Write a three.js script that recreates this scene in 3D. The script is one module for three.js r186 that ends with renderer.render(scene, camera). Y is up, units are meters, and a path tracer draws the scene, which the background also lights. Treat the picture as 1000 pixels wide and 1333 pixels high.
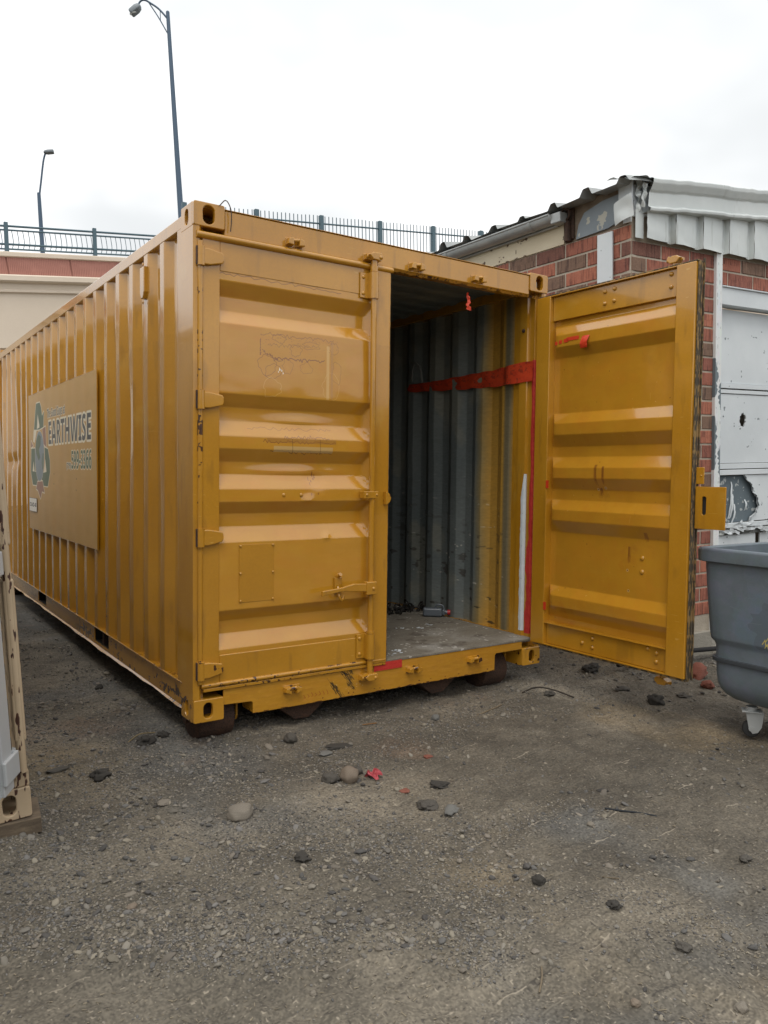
import * as THREE from 'three';
import { RoundedBoxGeometry } from 'three/addons/geometries/RoundedBoxGeometry.js';
import { mergeGeometries, mergeVertices, toCreasedNormals } from 'three/addons/utils/BufferGeometryUtils.js';
import { createNoise2D, createNoise3D } from 'simplex-noise';

// ---------------------------------------------------------------- camera, sky, sun, exposure
const scene = new THREE.Scene();
const camera = new THREE.PerspectiveCamera(66.5, 0.75, 0.05, 900);
camera.rotation.order = 'YXZ';
camera.position.set(-1.4067, 1.2694, 3.7211);
camera.rotation.set(-0.0488, -0.6007, 0.0121);
scene.add(camera);

const renderer = new THREE.WebGLRenderer({ antialias: true });
renderer.setSize(768, 1024);
renderer.toneMapping = THREE.LinearToneMapping;
renderer.toneMappingExposure = 1.06;
renderer.shadowMap.enabled = true;

function mulberry(a) { return () => { a |= 0; a = (a + 0x6d2b79f5) | 0; let t = Math.imul(a ^ (a >>> 15), 1 | a); t = (t + Math.imul(t ^ (t >>> 7), 61 | t)) ^ t; return ((t ^ (t >>> 14)) >>> 0) / 4294967296; }; }
const rnd = mulberry(20240611);
const rr = (a, b) => a + (b - a) * rnd();
const n2 = createNoise2D(mulberry(7)), n3 = createNoise3D(mulberry(11));
const clamp = (x, a = 0, b = 1) => Math.min(b, Math.max(a, x));
const smooth = (a, b, x) => { const t = clamp((x - a) / (b - a)); return t * t * (3 - 2 * t); };
const fbm3 = (x, y, z, o = 4) => { let s = 0, a = 0.5, f = 1; for (let i = 0; i < o; i++) { s += a * n3(x * f, y * f, z * f); a *= 0.5; f *= 2.03; } return s; };
const fbm2 = (x, y, o = 4) => { let s = 0, a = 0.5, f = 1; for (let i = 0; i < o; i++) { s += a * n2(x * f, y * f); a *= 0.5; f *= 2.03; } return s; };

// overcast sky: white cloud deck, brighter overhead than at the skyline, soft grey cloud bellies all round
{
  const W = 1024, H = 512, d = new Float32Array(W * H * 4);
  for (let j = 0; j < H; j++) {
    const el = ((j + 0.5) / H - 0.5) * Math.PI, s = Math.sin(el), c = Math.cos(el);
    for (let i = 0; i < W; i++) {
      const az = ((i + 0.5) / W - 0.5) * Math.PI * 2, x = c * Math.cos(az), z = c * Math.sin(az), k = (j * W + i) * 4;
      let L, tint = 0;
      if (s < 0) L = 0.14;
      else {
        const q = 1 / (s + 0.28), belly = smooth(0.05, 0.6, fbm3(x * q * 0.8 + 81.141, s * 0.8, z * q * 0.8 + 16.847, 5) + 0.12);
        const fine = fbm3(x * q * 2.4, s, z * q * 2.4, 4);
        L = (1.18 + 0.5 * smooth(0.3, 1, s)) * (1 - 0.27 * belly * smooth(0.0, 0.2, s)) * (1 + 0.05 * fine);
        tint = 0.006 + 0.03 * belly;
      }
      d[k] = L * (1 - tint); d[k + 1] = L * (1 - tint * 0.15); d[k + 2] = L * (1 + tint * 0.35); d[k + 3] = 1;
    }
  }
  const sky = new THREE.DataTexture(d, W, H, THREE.RGBAFormat, THREE.FloatType);
  sky.mapping = THREE.EquirectangularReflectionMapping; sky.magFilter = THREE.LinearFilter; sky.needsUpdate = true;
  scene.background = sky; scene.environment = sky;
}
const sun = new THREE.DirectionalLight(0xfff4e6, 0.9);       // the bright patch of the overcast, very soft
sun.position.set(-14, 34, 16); sun.target.position.set(1, 0, 0);
sun.castShadow = true; sun.shadow.radius = 45; sun.shadow.mapSize.set(2048, 2048);
Object.assign(sun.shadow.camera, { left: -12, right: 12, top: 12, bottom: -12, near: 1, far: 90 });
scene.add(sun, sun.target);

// ---------------------------------------------------------------- helpers
const V = (x, y, z) => new THREE.Vector3(x, y, z);
const used = {};
const numbered = (n) => { const k = used[n] = (used[n] ?? -1) + 1; return k ? `${n}_${String(k).padStart(3, '0')}` : n; };
function tag(o, label, category, group, kind) {
  if (label) o.userData.label = label;
  if (category) o.userData.category = category;
  if (group) o.userData.group = group;
  if (kind) o.userData.kind = kind;
  return o;
}
function thing(name, label, category, p = [0, 0, 0], group) {
  const g = new THREE.Group(); g.name = numbered(name); g.position.set(...p); scene.add(g);
  return tag(g, label, category, group);
}
function clean(g) {
  if (g.index) g = g.toNonIndexed();
  for (const k of Object.keys(g.attributes)) if (!['position', 'normal', 'uv'].includes(k)) g.deleteAttribute(k);
  if (!g.attributes.normal) g.computeVertexNormals();
  return g;
}
// uv in metres, looked up by the way each face points
function boxUV(g, s = 1, ox = 0, oy = 0) {
  g = clean(g);
  const p = g.attributes.position, uv = new Float32Array(p.count * 2), a = V(), b = V(), c = V(), n = V();
  for (let i = 0; i < p.count; i += 3) {
    a.fromBufferAttribute(p, i); b.fromBufferAttribute(p, i + 1); c.fromBufferAttribute(p, i + 2);
    n.copy(b).sub(a).cross(c.clone().sub(a));
    const x = Math.abs(n.x), y = Math.abs(n.y), z = Math.abs(n.z);
    [a, b, c].forEach((v, k) => {
      const [u, w] = y > x && y > z ? [v.x, v.z] : x > z ? [v.z, v.y] : [v.x, v.y];
      uv[(i + k) * 2] = u * s + ox; uv[(i + k) * 2 + 1] = w * s + oy;
    });
  }
  g.setAttribute('uv', new THREE.BufferAttribute(uv, 2));
  return g;
}
// uv 0..1 over a rectangle seen along one axis ('x': z runs right, 'z': x runs right)
function faceUV(g, axis, u0, u1, v0, v1) {
  g = clean(g);
  const p = g.attributes.position, uv = new Float32Array(p.count * 2);
  for (let i = 0; i < p.count; i++) {
    const h = axis === 'x' ? p.getZ(i) : p.getX(i), v = axis === 'y' ? p.getZ(i) : p.getY(i);
    uv[i * 2] = (h - u0) / (u1 - u0); uv[i * 2 + 1] = (v - v0) / (v1 - v0);
  }
  g.setAttribute('uv', new THREE.BufferAttribute(uv, 2));
  return g;
}
const merge = (list) => mergeGeometries(list.map((g) => (g.attributes.uv && !g.index ? clean(g) : boxUV(g))));
function box(x0, x1, y0, y1, z0, z1, r = 0.004) {
  const w = x1 - x0, h = y1 - y0, d = z1 - z0, m = Math.min(w, h, d);
  const g = r && m > 0.003 ? new RoundedBoxGeometry(w, h, d, 1, Math.min(r, m * 0.45)) : new THREE.BoxGeometry(w, h, d);
  return boxUV(g.translate((x0 + x1) / 2, (y0 + y1) / 2, (z0 + z1) / 2));
}
function rod(a, b, r, r2 = r, seg = 12) {
  const A = V(...a), B = V(...b), g = new THREE.CylinderGeometry(r2, r, A.distanceTo(B), seg, 1);
  g.applyQuaternion(new THREE.Quaternion().setFromUnitVectors(V(0, 1, 0), B.clone().sub(A).normalize()));
  g.translate(...A.add(B).multiplyScalar(0.5).toArray());
  return boxUV(g);
}
function tube(pts, r, seg = 24, rad = 8) {
  return boxUV(new THREE.TubeGeometry(new THREE.CatmullRomCurve3(pts.map((p) => V(...p))), seg, r, rad, false));
}
// extrude a 2-d outline (with holes) and place it: axis 'z' as drawn; 'x' outline is (z, y) and depth runs in x; 'y' outline is (x, -z)
function plate(outline, depth, bevel = 0, holes = [], seg = 2) {
  const sh = !Array.isArray(outline) ? outline : new THREE.Shape(outline.map((p) => new THREE.Vector2(...p)));
  for (const h of holes) sh.holes.push(!Array.isArray(h) ? h : new THREE.Path(h.map((p) => new THREE.Vector2(...p))));
  return new THREE.ExtrudeGeometry(sh, { depth: depth - 2 * bevel, bevelEnabled: bevel > 0, bevelSize: bevel, bevelThickness: bevel, bevelOffset: -bevel, bevelSegments: seg, curveSegments: 10 }).translate(0, 0, bevel);
}
const asX = (g, x) => g.rotateY(-Math.PI / 2).translate(x, 0, 0);     // outline (z, y): depth goes towards -x from x
function oval(cx, cy, w, h, n = 20) {
  const p = [], r = Math.min(w, h) / 2;
  for (let i = 0; i < n; i++) { const t = i / n * Math.PI * 2; p.push([cx + Math.sign(Math.cos(t)) * (w / 2 - r) + r * Math.cos(t), cy + Math.sign(Math.sin(t)) * (h / 2 - r) + r * Math.sin(t)]); }
  return new THREE.Path(p.map((q) => new THREE.Vector2(...q)));
}
function roundRect(x0, x1, y0, y1, r) {
  const s = new THREE.Shape();
  s.moveTo(x0 + r, y0); s.lineTo(x1 - r, y0); s.quadraticCurveTo(x1, y0, x1, y0 + r); s.lineTo(x1, y1 - r); s.quadraticCurveTo(x1, y1, x1 - r, y1);
  s.lineTo(x0 + r, y1); s.quadraticCurveTo(x0, y1, x0, y1 - r); s.lineTo(x0, y0 + r); s.quadraticCurveTo(x0, y0, x0 + r, y0);
  return s;
}
// polyline (t, depth) with its corners rounded by r
function fillet(pts, r, k = 3) {
  const out = [pts[0]];
  for (let i = 1; i < pts.length - 1; i++) {
    const [a, b, c] = [pts[i - 1], pts[i], pts[i + 1]], l1 = Math.hypot(b[0] - a[0], b[1] - a[1]), l2 = Math.hypot(c[0] - b[0], c[1] - b[1]), q = Math.min(r, l1 * 0.45, l2 * 0.45);
    const p = [b[0] + (a[0] - b[0]) / l1 * q, b[1] + (a[1] - b[1]) / l1 * q], e = [b[0] + (c[0] - b[0]) / l2 * q, b[1] + (c[1] - b[1]) / l2 * q];
    for (let j = 0; j <= k; j++) { const t = j / k; out.push([(1 - t) ** 2 * p[0] + 2 * t * (1 - t) * b[0] + t * t * e[0], (1 - t) ** 2 * p[1] + 2 * t * (1 - t) * b[1] + t * t * e[1]]); }
  }
  out.push(pts[pts.length - 1]);
  return out;
}
// grid of (i, j) -> point, smooth normals
function grid(nu, nv, at, uvAt) {
  const pos = [], uv = [], ix = [];
  for (let j = 0; j <= nv; j++) for (let i = 0; i <= nu; i++) { const p = at(i, j); pos.push(p[0], p[1], p[2]); const t = uvAt ? uvAt(i, j, p) : [i / nu, j / nv]; uv.push(t[0], t[1]); }
  for (let j = 0; j < nv; j++) for (let i = 0; i < nu; i++) { const a = j * (nu + 1) + i, b = a + 1, c = a + nu + 1, e = c + 1; ix.push(a, b, c, b, e, c); }
  const g = new THREE.BufferGeometry();
  g.setAttribute('position', new THREE.Float32BufferAttribute(pos, 3)); g.setAttribute('uv', new THREE.Float32BufferAttribute(uv, 2)); g.setIndex(ix); g.computeVertexNormals();
  return g;
}
function mesh(name, geo, mat, parent, label) {
  const g = Array.isArray(geo) ? merge(geo) : geo, m = new THREE.Mesh(g, mat);
  m.name = numbered(name); m.castShadow = m.receiveShadow = true; parent.add(m);
  if (label) m.userData.label = label;
  return m;
}
const bolt = (x, y, z, r = 0.009, axis = 'z', h = 0.6) => {
  const g = new THREE.SphereGeometry(r, 10, 5, 0, Math.PI * 2, 0, Math.PI / 2).scale(1, h, 1);
  if (axis === 'z') g.rotateX(Math.PI / 2); if (axis === '-z') g.rotateX(-Math.PI / 2); if (axis === 'x') g.rotateZ(-Math.PI / 2); if (axis === '-x') g.rotateZ(Math.PI / 2);
  return boxUV(g.translate(x, y, z));
};

// ---------------------------------------------------------------- textures
// tileable value noise
function tileNoise(seed) {
  const T = new Float32Array(65536), q = mulberry(seed); for (let i = 0; i < 65536; i++) T[i] = q();
  return (x, y, p) => {
    const xi = Math.floor(x), yi = Math.floor(y), fx = x - xi, fy = y - yi, u = fx * fx * (3 - 2 * fx), v = fy * fy * (3 - 2 * fy), m = (k) => ((k % p) + p) % p;
    const a = m(xi), b = m(xi + 1), c = m(yi) * 251, d = m(yi + 1) * 251;
    const h = (i, j) => T[(i + j * 7 + (i * j % 13)) & 65535];
    return (h(a, c) * (1 - u) + h(b, c) * u) * (1 - v) + (h(a, d) * (1 - u) + h(b, d) * u) * v;
  };
}
const tn = tileNoise(5), tn2 = tileNoise(99);
const tfbm = (f, x, y, p, o) => { let s = 0, a = 0.5, w = 0; for (let i = 0; i < o; i++) { s += a * f(x * p, y * p, p); w += a; a *= 0.55; p *= 2; } return s / w; };
function tex(size, fn, srgb = true, sizeY = size) {
  const d = new Uint8Array(size * sizeY * 4);
  for (let j = 0; j < sizeY; j++) for (let i = 0; i < size; i++) { const c = fn(i / size, j / sizeY), k = (j * size + i) * 4; d[k] = clamp(c[0], 0, 255); d[k + 1] = clamp(c[1], 0, 255); d[k + 2] = clamp(c[2], 0, 255); d[k + 3] = 255; }
  const t = new THREE.DataTexture(d, size, sizeY); t.wrapS = t.wrapT = THREE.RepeatWrapping; t.magFilter = THREE.LinearFilter; t.minFilter = THREE.LinearMipmapLinearFilter; t.generateMipmaps = true;
  if (srgb) t.colorSpace = THREE.SRGBColorSpace; t.needsUpdate = true; return t;
}
const rep = (t, x, y = x) => { const c = t.clone(); c.repeat.set(x, y); c.needsUpdate = true; return c; };
const gray = (v) => [v, v, v];
const mixc = (a, b, t) => [a[0] + (b[0] - a[0]) * t, a[1] + (b[1] - a[1]) * t, a[2] + (b[2] - a[2]) * t];
function canvasTex(w, h, draw) {
  const c = document.createElement('canvas'); c.width = w; c.height = h; draw(c.getContext('2d'), w, h);
  const t = new THREE.CanvasTexture(c); t.colorSpace = THREE.SRGBColorSpace; t.magFilter = THREE.LinearFilter; t.needsUpdate = true; return t;
}
const css = (c, a = 1) => `rgba(${c[0] | 0},${c[1] | 0},${c[2] | 0},${a})`;

const YEL = [184, 132, 37], RUST = [74, 42, 26], DARKRUST = [44, 28, 22];
function paintTex(rust, size = 1024) {                       // tile of 2 m
  return tex(size, (u, v) => {
    const big = tfbm(tn, u, v, 3, 4) - 0.5, str = tfbm(tn2, u, v * 0.25 + 0.01, 16, 3) - 0.5, f = tn(u * 256, v * 256, 256) - 0.5;
    let c = [YEL[0] * (1 + 0.16 * big + 0.08 * str + 0.03 * f), YEL[1] * (1 + 0.2 * big + 0.1 * str + 0.03 * f), YEL[2] * (1 + 0.6 * big + 0.25 * str)];
    const fade = smooth(0.56, 0.7, tfbm(tn2, u + 0.6, v + 0.2, 6, 5)), grime = smooth(0.6, 0.78, tfbm(tn, u + 0.1, v * 0.2, 40, 3)), scr = smooth(0.93, 0.97, tn2(u * 40 + 3 * tn(u * 6, v * 6, 6), v * 300, 300)) * smooth(0.55, 0.7, tn(u * 9, v * 9, 9));
    c = mixc(c, [190, 152, 76], fade * 0.4); c = mixc(c, [120, 86, 40], grime * 0.22); c = mixc(c, [206, 168, 96], scr * 0.5);
    const chip = tfbm(tn2, u, v, 70, 3), where = tfbm(tn, u + 0.3, v, 5, 3);
    const k = rust ? smooth(0.80 - rust * 0.1, 0.83 - rust * 0.1, chip + (where - 0.5) * 0.5) : 0;
    c = mixc(c, mixc(RUST, DARKRUST, tn(u * 128, v * 128, 128)), k * 0.9);
    return c;
  });
}
const bumpFine = tex(512, (u, v) => gray(128 + 90 * (tfbm(tn, u, v, 24, 3) - 0.5) + 70 * (tfbm(tn2, u, v, 4, 2) - 0.5)), false);
const yellowMap = rep(paintTex(0), 0.5), wornMap = rep(paintTex(1.1), 0.5);
const P = (o) => new THREE.MeshPhysicalMaterial(o), S = (o) => new THREE.MeshStandardMaterial(o);
const gloss = { roughness: 0.17, ior: 1.54, clearcoat: 0.55, clearcoatRoughness: 0.05, bumpMap: rep(bumpFine, 2), bumpScale: 0.00025 };
const M = {
  yellow: P({ map: yellowMap, ...gloss }),
  worn: P({ map: wornMap, ...gloss, clearcoat: 0.6, clearcoatRoughness: 0.22 }),
  rubber: S({ color: 0x1b1a19, roughness: 0.75 }),  // near black: stands for shade in the fork pockets and lock slot
  rubberWorn: S({ map: rep(tex(512, (u, v) => { const n = tfbm(tn, u * 0.5, v * 0.25, 128, 3); return mixc([66, 58, 46], [136, 110, 66], smooth(0.4, 0.66, n)); }), 1), roughness: 0.8 }),
  rustSteel: S({ map: rep(tex(512, (u, v) => { const n = tfbm(tn, u, v, 8, 5), f = tn2(u * 128, v * 128, 128); return mixc(mixc([58, 46, 40], [96, 66, 48], n), [38, 31, 28], smooth(0.5, 0.8, f) * 0.6); }), 2), roughness: 0.8, metalness: 0.2, bumpMap: rep(bumpFine, 4), bumpScale: 0.002 }),
  darkSteel: S({ color: 0x35322f, roughness: 0.6, metalness: 0.6 }),
  redPaint: S({ map: rep(tex(256, (u, v) => { const n = tfbm(tn, u, v, 8, 4); return mixc([172, 34, 30], [206, 66, 50], n); }), 3), roughness: 0.6 }),
  orangeTape: P({ color: 0xcc3c1a, roughness: 0.5, sheen: 0.2 }),
  dirtyTape: P({ map: rep(tex(256, (u, v) => { const n = tfbm(tn, u, v, 8, 4), s = smooth(0.5, 0.8, tfbm(tn2, u, v, 20, 3)); return mixc(mixc([212, 74, 34], [184, 54, 26], n), [120, 44, 28], s * 0.6); }), 1), roughness: 0.6, sheen: 0.2 }),
  whitePaint: S({ map: rep(tex(512, (u, v) => { const n = tfbm(tn, u, v, 5, 5), c = smooth(0.81, 0.825, tfbm(tn2, u, v, 30, 3)); return mixc(mixc([193, 200, 204], [213, 219, 222], n), [104, 112, 116], c * 0.8); }), 0.8), roughness: 0.6, bumpMap: rep(bumpFine, 3), bumpScale: 0.001 }),
};

// ---------------------------------------------------------------- yellow shipping container (front left bottom corner at the origin, length towards -z)
const CW = 2.438, CH = 2.591, CL = 6.058;
const box20 = thing('shipping_container', 'yellow steel shipping container with its right door swung open, in the middle of the yard', 'shipping container');
function casting(x0, y0, z0, outX, outZ) {                    // outX / outZ: -1 or 1, which way its holed faces look
  const w = 0.162, h = 0.118, d = 0.178, t = 0.026, x1 = x0 + w, y1 = y0 + h, z1 = z0 + d, parts = [];
  const fr = plate(roundRect(x0, x1, y0, y1, 0.012), t, 0.004, [oval((x0 + x1) / 2 + 0.004 * outX, (y0 + y1) / 2, y0 > 1 ? 0.062 : 0.05, y0 > 1 ? 0.092 : 0.08)]);
  parts.push(boxUV(fr.translate(0, 0, outZ > 0 ? z1 - t : z0)));
  const za = outZ > 0 ? z0 : z0 + t - 0.002, zb = outZ > 0 ? z1 - t + 0.002 : z1;
  const si = plate(roundRect(za, zb, y0, y1, 0.006), t, 0.003, [oval((za + zb) / 2, (y0 + y1) / 2, 0.05, 0.078)]);
  parts.push(boxUV(asX(si.scale(1, 1, 1), 0).scale(1, 1, 1).translate(outX < 0 ? x0 + t : x1, 0, 0)));
  const xi0 = outX < 0 ? x0 + t - 0.001 : x0 + 0.001, xi1 = outX < 0 ? x1 - 0.001 : x1 - t + 0.001;
  parts.push(box(xi0, xi1, y1 - 0.02, y1 - 0.001, za + 0.001, zb - 0.001, 0), box(xi0, xi1, y0 + 0.001, y0 + 0.018, za + 0.001, zb - 0.001, 0));
  parts.push(outX < 0 ? box(x1 - 0.016, x1 - 0.002, y0 + 0.017, y1 - 0.019, za + 0.001, zb - 0.001, 0) : box(x0 + 0.002, x0 + 0.016, y0 + 0.017, y1 - 0.019, za + 0.001, zb - 0.001, 0));
  parts.push(box(xi0 + 0.001, xi1 - 0.001, y0 + 0.017, y1 - 0.019, outZ > 0 ? za + 0.001 : zb - 0.015, outZ > 0 ? za + 0.015 : zb - 0.001, 0));
  return merge(parts);
}
for (const y of [0, CH - 0.118]) for (const [x, ox] of [[0, -1], [CW - 0.162, 1]]) for (const [z, oz] of [[-0.178, 1], [-CL, -1]])
  mesh('corner_casting', casting(x, y, z, ox, oz), y === 0 ? M.worn : M.yellow, box20);

// corner posts: outer plate, rounded front nose, stepped inside
for (const s of [-1, 1]) {
  const X = (x) => (s < 0 ? x : CW - x);
  const prof = [[0, -0.012], [0.012, -0.004], [0.03, -0.004], [0.042, -0.014], [0.044, -0.045], [0.066, -0.047], [0.066, -0.094], [0.084, -0.1], [0.084, -0.166], [0.066, -0.172], [0.066, -0.236], [0.036, -0.244], [0.03, -0.206], [0, -0.2]];
  const sh = new THREE.Shape(prof.map(([x, z]) => new THREE.Vector2(X(x), -z)));
  const g = new THREE.ExtrudeGeometry(sh, { depth: CH - 0.236, bevelEnabled: false }).rotateX(-Math.PI / 2).translate(0, 0.118, 0);
  mesh('corner_post', boxUV(toCreasedNormals(g, 0.6)), M.yellow, box20);
  mesh('corner_post', box(X(s < 0 ? 0 : 0.2), X(s < 0 ? 0.2 : 0), 0.118, CH - 0.118, -CL + 0.004, -CL + 0.09, 0.01), M.yellow, box20);
}
// front header: box beam, with a rain strip along its foot and a torn lip over the opening
mesh('header_beam', [box(0.162, CW - 0.162, 2.445, 2.573, -0.11, -0.008, 0.008), box(0.162, CW - 0.162, 2.5735, 2.577, -0.1, -0.004, 0.001)], M.yellow, box20);
{
  const lip = grid(120, 3, (i, j) => { const x = 1.172 + i / 120 * 1.18, w = 0.004 * n2(x * 9, 4) + 0.003 * n2(x * 31, 9); return [x, 2.447 - j * 0.004 + w * j / 3, -0.012 - 0.012 * j / 3 + w]; }, (i, j, p) => [p[0], p[1]]);
  mesh('header_lip', lip, P({ map: rep(paintTex(1.9, 512), 1.2), roughness: 0.7 }), box20);
}
// sill beam with the cut-outs beside the castings
const sillMap = canvasTex(2048, 192, (c, w, h) => {
  const px = (x) => x / CW * w, py = (y) => (1 - (y + 0.01) / 0.19) * h;
  c.fillStyle = css(YEL); c.fillRect(0, 0, w, h);
  for (let i = 0; i < 2600; i++) { c.fillStyle = css(mixc(YEL, rnd() < 0.5 ? [160, 108, 40] : [222, 168, 74], rnd()), 0.10); c.beginPath(); c.ellipse(rnd() * w, rnd() * h, 4 + rnd() * 40, 2 + rnd() * 9, 0, 0, 7); c.fill(); }
  const rag = (y, n, len, col, dense) => { for (let i = 0; i < n; i++) { const x = dense ? dense[0] + (dense[1] - dense[0]) * rnd() : rnd() * CW, l = px(len * (0.3 + rnd())); c.fillStyle = css(col, 0.85); c.beginPath(); c.ellipse(px(x), py(y) + (rnd() - 0.5) * 5, l, 1 + rnd() * 2.6, (rnd() - 0.5) * 0.06, 0, 7); c.fill(); } };
  rag(0.155, 60, 0.02, DARKRUST, [0.1, 1.05]); rag(0.17, 90, 0.014, [120, 110, 96], [1.15, 2.3]); rag(0.168, 40, 0.012, RUST, [1.15, 2.3]);
  rag(0.003, 70, 0.018, RUST); rag(0.02, 26, 0.006, RUST);
  c.lineCap = 'round';
  for (let i = 0; i < 150; i++) {                             // black scrapes left of the lock rod: three leaning smears
    const b = i % 3, t = rnd(), x = px([0.80, 0.875, 0.925][b] + [0.075, 0.05, 0.02][b] * t + (rnd() - 0.5) * 0.03), y = h * ([0.42, 0.1, 0.14][b] + [0.5, 0.5, 0.6][b] * t) + (rnd() - 0.5) * 16, l = px(0.006 + rnd() * 0.02);
    c.strokeStyle = css(mixc([24, 22, 20], [84, 66, 44], rnd()), 0.25 + rnd() * 0.5); c.lineWidth = 1 + rnd() * rnd() * 7; c.beginPath(); c.moveTo(x - l * 0.4, y - l * (0.4 + rnd() * 0.6)); c.lineTo(x + l * 0.4, y + l * (0.3 + rnd() * 0.7)); c.stroke();
  }
  for (let i = 0; i < 14; i++) { c.fillStyle = css([222, 190, 150], 0.5 + rnd() * 0.3); c.fillRect(px(0.78 + rnd() * 0.3), h * (0.1 + rnd() * 0.7), 1 + rnd() * 8, 1 + rnd() * 4); }
  for (let i = 0; i < 7; i++) { c.strokeStyle = css([140, 52, 34], 0.8); c.lineWidth = 2; const x = px(0.63 + i * 0.024), y = h * 0.62; c.beginPath(); c.moveTo(x, y + rnd() * 12); c.lineTo(x + 9, y + 16 + rnd() * 14); c.lineTo(x - 3 + rnd() * 9, y + 26); c.stroke(); }
});
{
  const o = [[0.162, 0.118], [0.162, 0.072], [0.318, 0.066], [0.326, 0.058], [0.328, 0.0], [2.034, 0.0], [2.036, 0.1], [2.048, 0.112], [2.276, 0.112], [2.276, 0.172], [0.162, 0.172]];
  mesh('door_sill', faceUV(plate(o, 0.012, 0.003).translate(0, 0, -0.02), 'z', 0, CW, -0.01, 0.18), P({ map: sillMap, ...gloss, clearcoat: 0.5, clearcoatRoughness: 0.25 }), box20);
  mesh('sill_bottom', [box(0.33, 2.03, 0.002, 0.014, -0.15, -0.0205, 0.002), box(0.33, 0.342, 0.014, 0.17, -0.15, -0.0205, 0.002), box(0.17, 0.33, 0.07, 0.082, -0.15, -0.0205, 0.002)], M.worn, box20);
  // rounded sealing bars above and under the closed door, the lower one rusty
  mesh('seal_bar', [rod([0.012, 2.43, 0.002], [1.172, 2.43, 0.002], 0.017), boxUV(new THREE.SphereGeometry(0.0165, 10, 8).translate(1.172, 2.43, 0.002))], M.yellow, box20);
  const rb = rod([0.04, 0.186, -0.002], [1.16, 0.186, -0.002], 0.012);
  mesh('seal_bar', [rb, box(0.05, 1.165, 0.155, 0.172, -0.008, 0.004, 0.003)], P({ map: rep(paintTex(1.35, 512), 0.9), ...gloss, clearcoat: 0.3 }), box20);
}
// side rails
for (const s of [-1, 1]) {
  const a = (x0, x1) => (s < 0 ? [x0, x1] : [CW - x1, CW - x0]);
  mesh('top_rail', box(...a(0.0, 0.062), 2.492, 2.558, -CL + 0.17, -0.17, 0.006), M.yellow, box20);
  // bottom rail: a channel whose flanges reach out, pierced by two fork pockets
  const seg = [[-5.88, -4.0], [-3.655, -2.0], [-1.63, -0.17]], parts = [];
  for (const [z0, z1] of seg) parts.push(box(...a(0.02, 0.026), 0.04, 0.17, z0, z1, 0));
  for (const [z0, z1] of [[-4.0, -3.655], [-2.0, -1.63]]) {
    parts.push(box(...a(0.02, 0.026), 0.04, 0.058, z0, z1, 0));
    const d = 0.5; mesh('fork_pocket', [box(...a(0.026, d), 0.058, 0.064, z0, z1, 0), box(...a(0.026, d), 0.166, 0.17, z0, z1, 0), box(...a(0.026, d), 0.064, 0.166, z0, z0 + 0.006, 0), box(...a(0.026, d), 0.064, 0.166, z1 - 0.006, z1, 0)], M.rubber, box20);  // pocket walls near black: shade of the recess is put into the colour
  }
  parts.push(box(...a(-0.002, 0.05), 0.17, 0.177, -5.88, -0.17, 0.002));
  const fl = grid(160, 2, (i, j) => { const z = -5.88 + i / 160 * 5.71, w = 0.004 * n2(z * 1.6, s) + 0.0015 * n2(z * 6, 2 + s); const x = 0.026 - j * 0.008 + w * j * 0.4; return [s < 0 ? x : CW - x, 0.04 - j * 0.006 + w * j * 0.6, z]; }, (i, j, p) => [p[2], p[0]]);
  parts.push(fl);
  mesh('bottom_rail', parts, M.worn, box20);
}
// corrugated side walls
const wallProfile = []; for (let k = -2; k <= 19; k++) { const z = -0.724 - 0.28 * k; if (z - 0.21 < -5.98) break; wallProfile.push([-z, 0], [-z + 0.072, 0], [-z + 0.14, 0.036], [-z + 0.21, 0.036]); }
const wallPts = fillet(wallProfile, 0.008, 3);
function sideWall(side, inset, uvFn) {
  const nv = 60, y0 = 0.176, y1 = 2.5;
  return grid(wallPts.length - 1, nv, (i, j) => {
    const [t, d] = wallPts[i], y = y0 + (y1 - y0) * j / nv;
    let e = 0.003 * n3(t * 0.9, y * 0.8, side * 9) + 0.002 * n3(t * 2.7, y * 1.4, side * 5);
    const dent = (tz, ty, rz, ry, amp) => amp * Math.exp(-(((t - tz) / rz) ** 2) - (((y - ty) / ry) ** 2));
    e += dent(1.16, 1.6, 0.1, 0.22, 0.018) + dent(1.45, 1.42, 0.09, 0.05, 0.014) + dent(5.2, 1.35, 0.26, 0.05, 0.02) + dent(5.1, 1.55, 0.3, 0.35, 0.012) + dent(0.55, 0.95, 0.05, 0.3, 0.008) + dent(1.75, 1.75, 0.07, 0.09, 0.008);
    const x = Math.max(0.001, 0.002 + d + (side < 0 ? e : e * 0.4)) + inset;
    return [side < 0 ? x : CW - x, y, -t];
  }, uvFn);
}
mesh('side_wall', sideWall(-1, 0, (i, j, p) => [p[2], p[1]]), M.yellow, box20);
mesh('side_wall', sideWall(1, 0, (i, j, p) => [p[2], p[1]]), M.yellow, box20);
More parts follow.
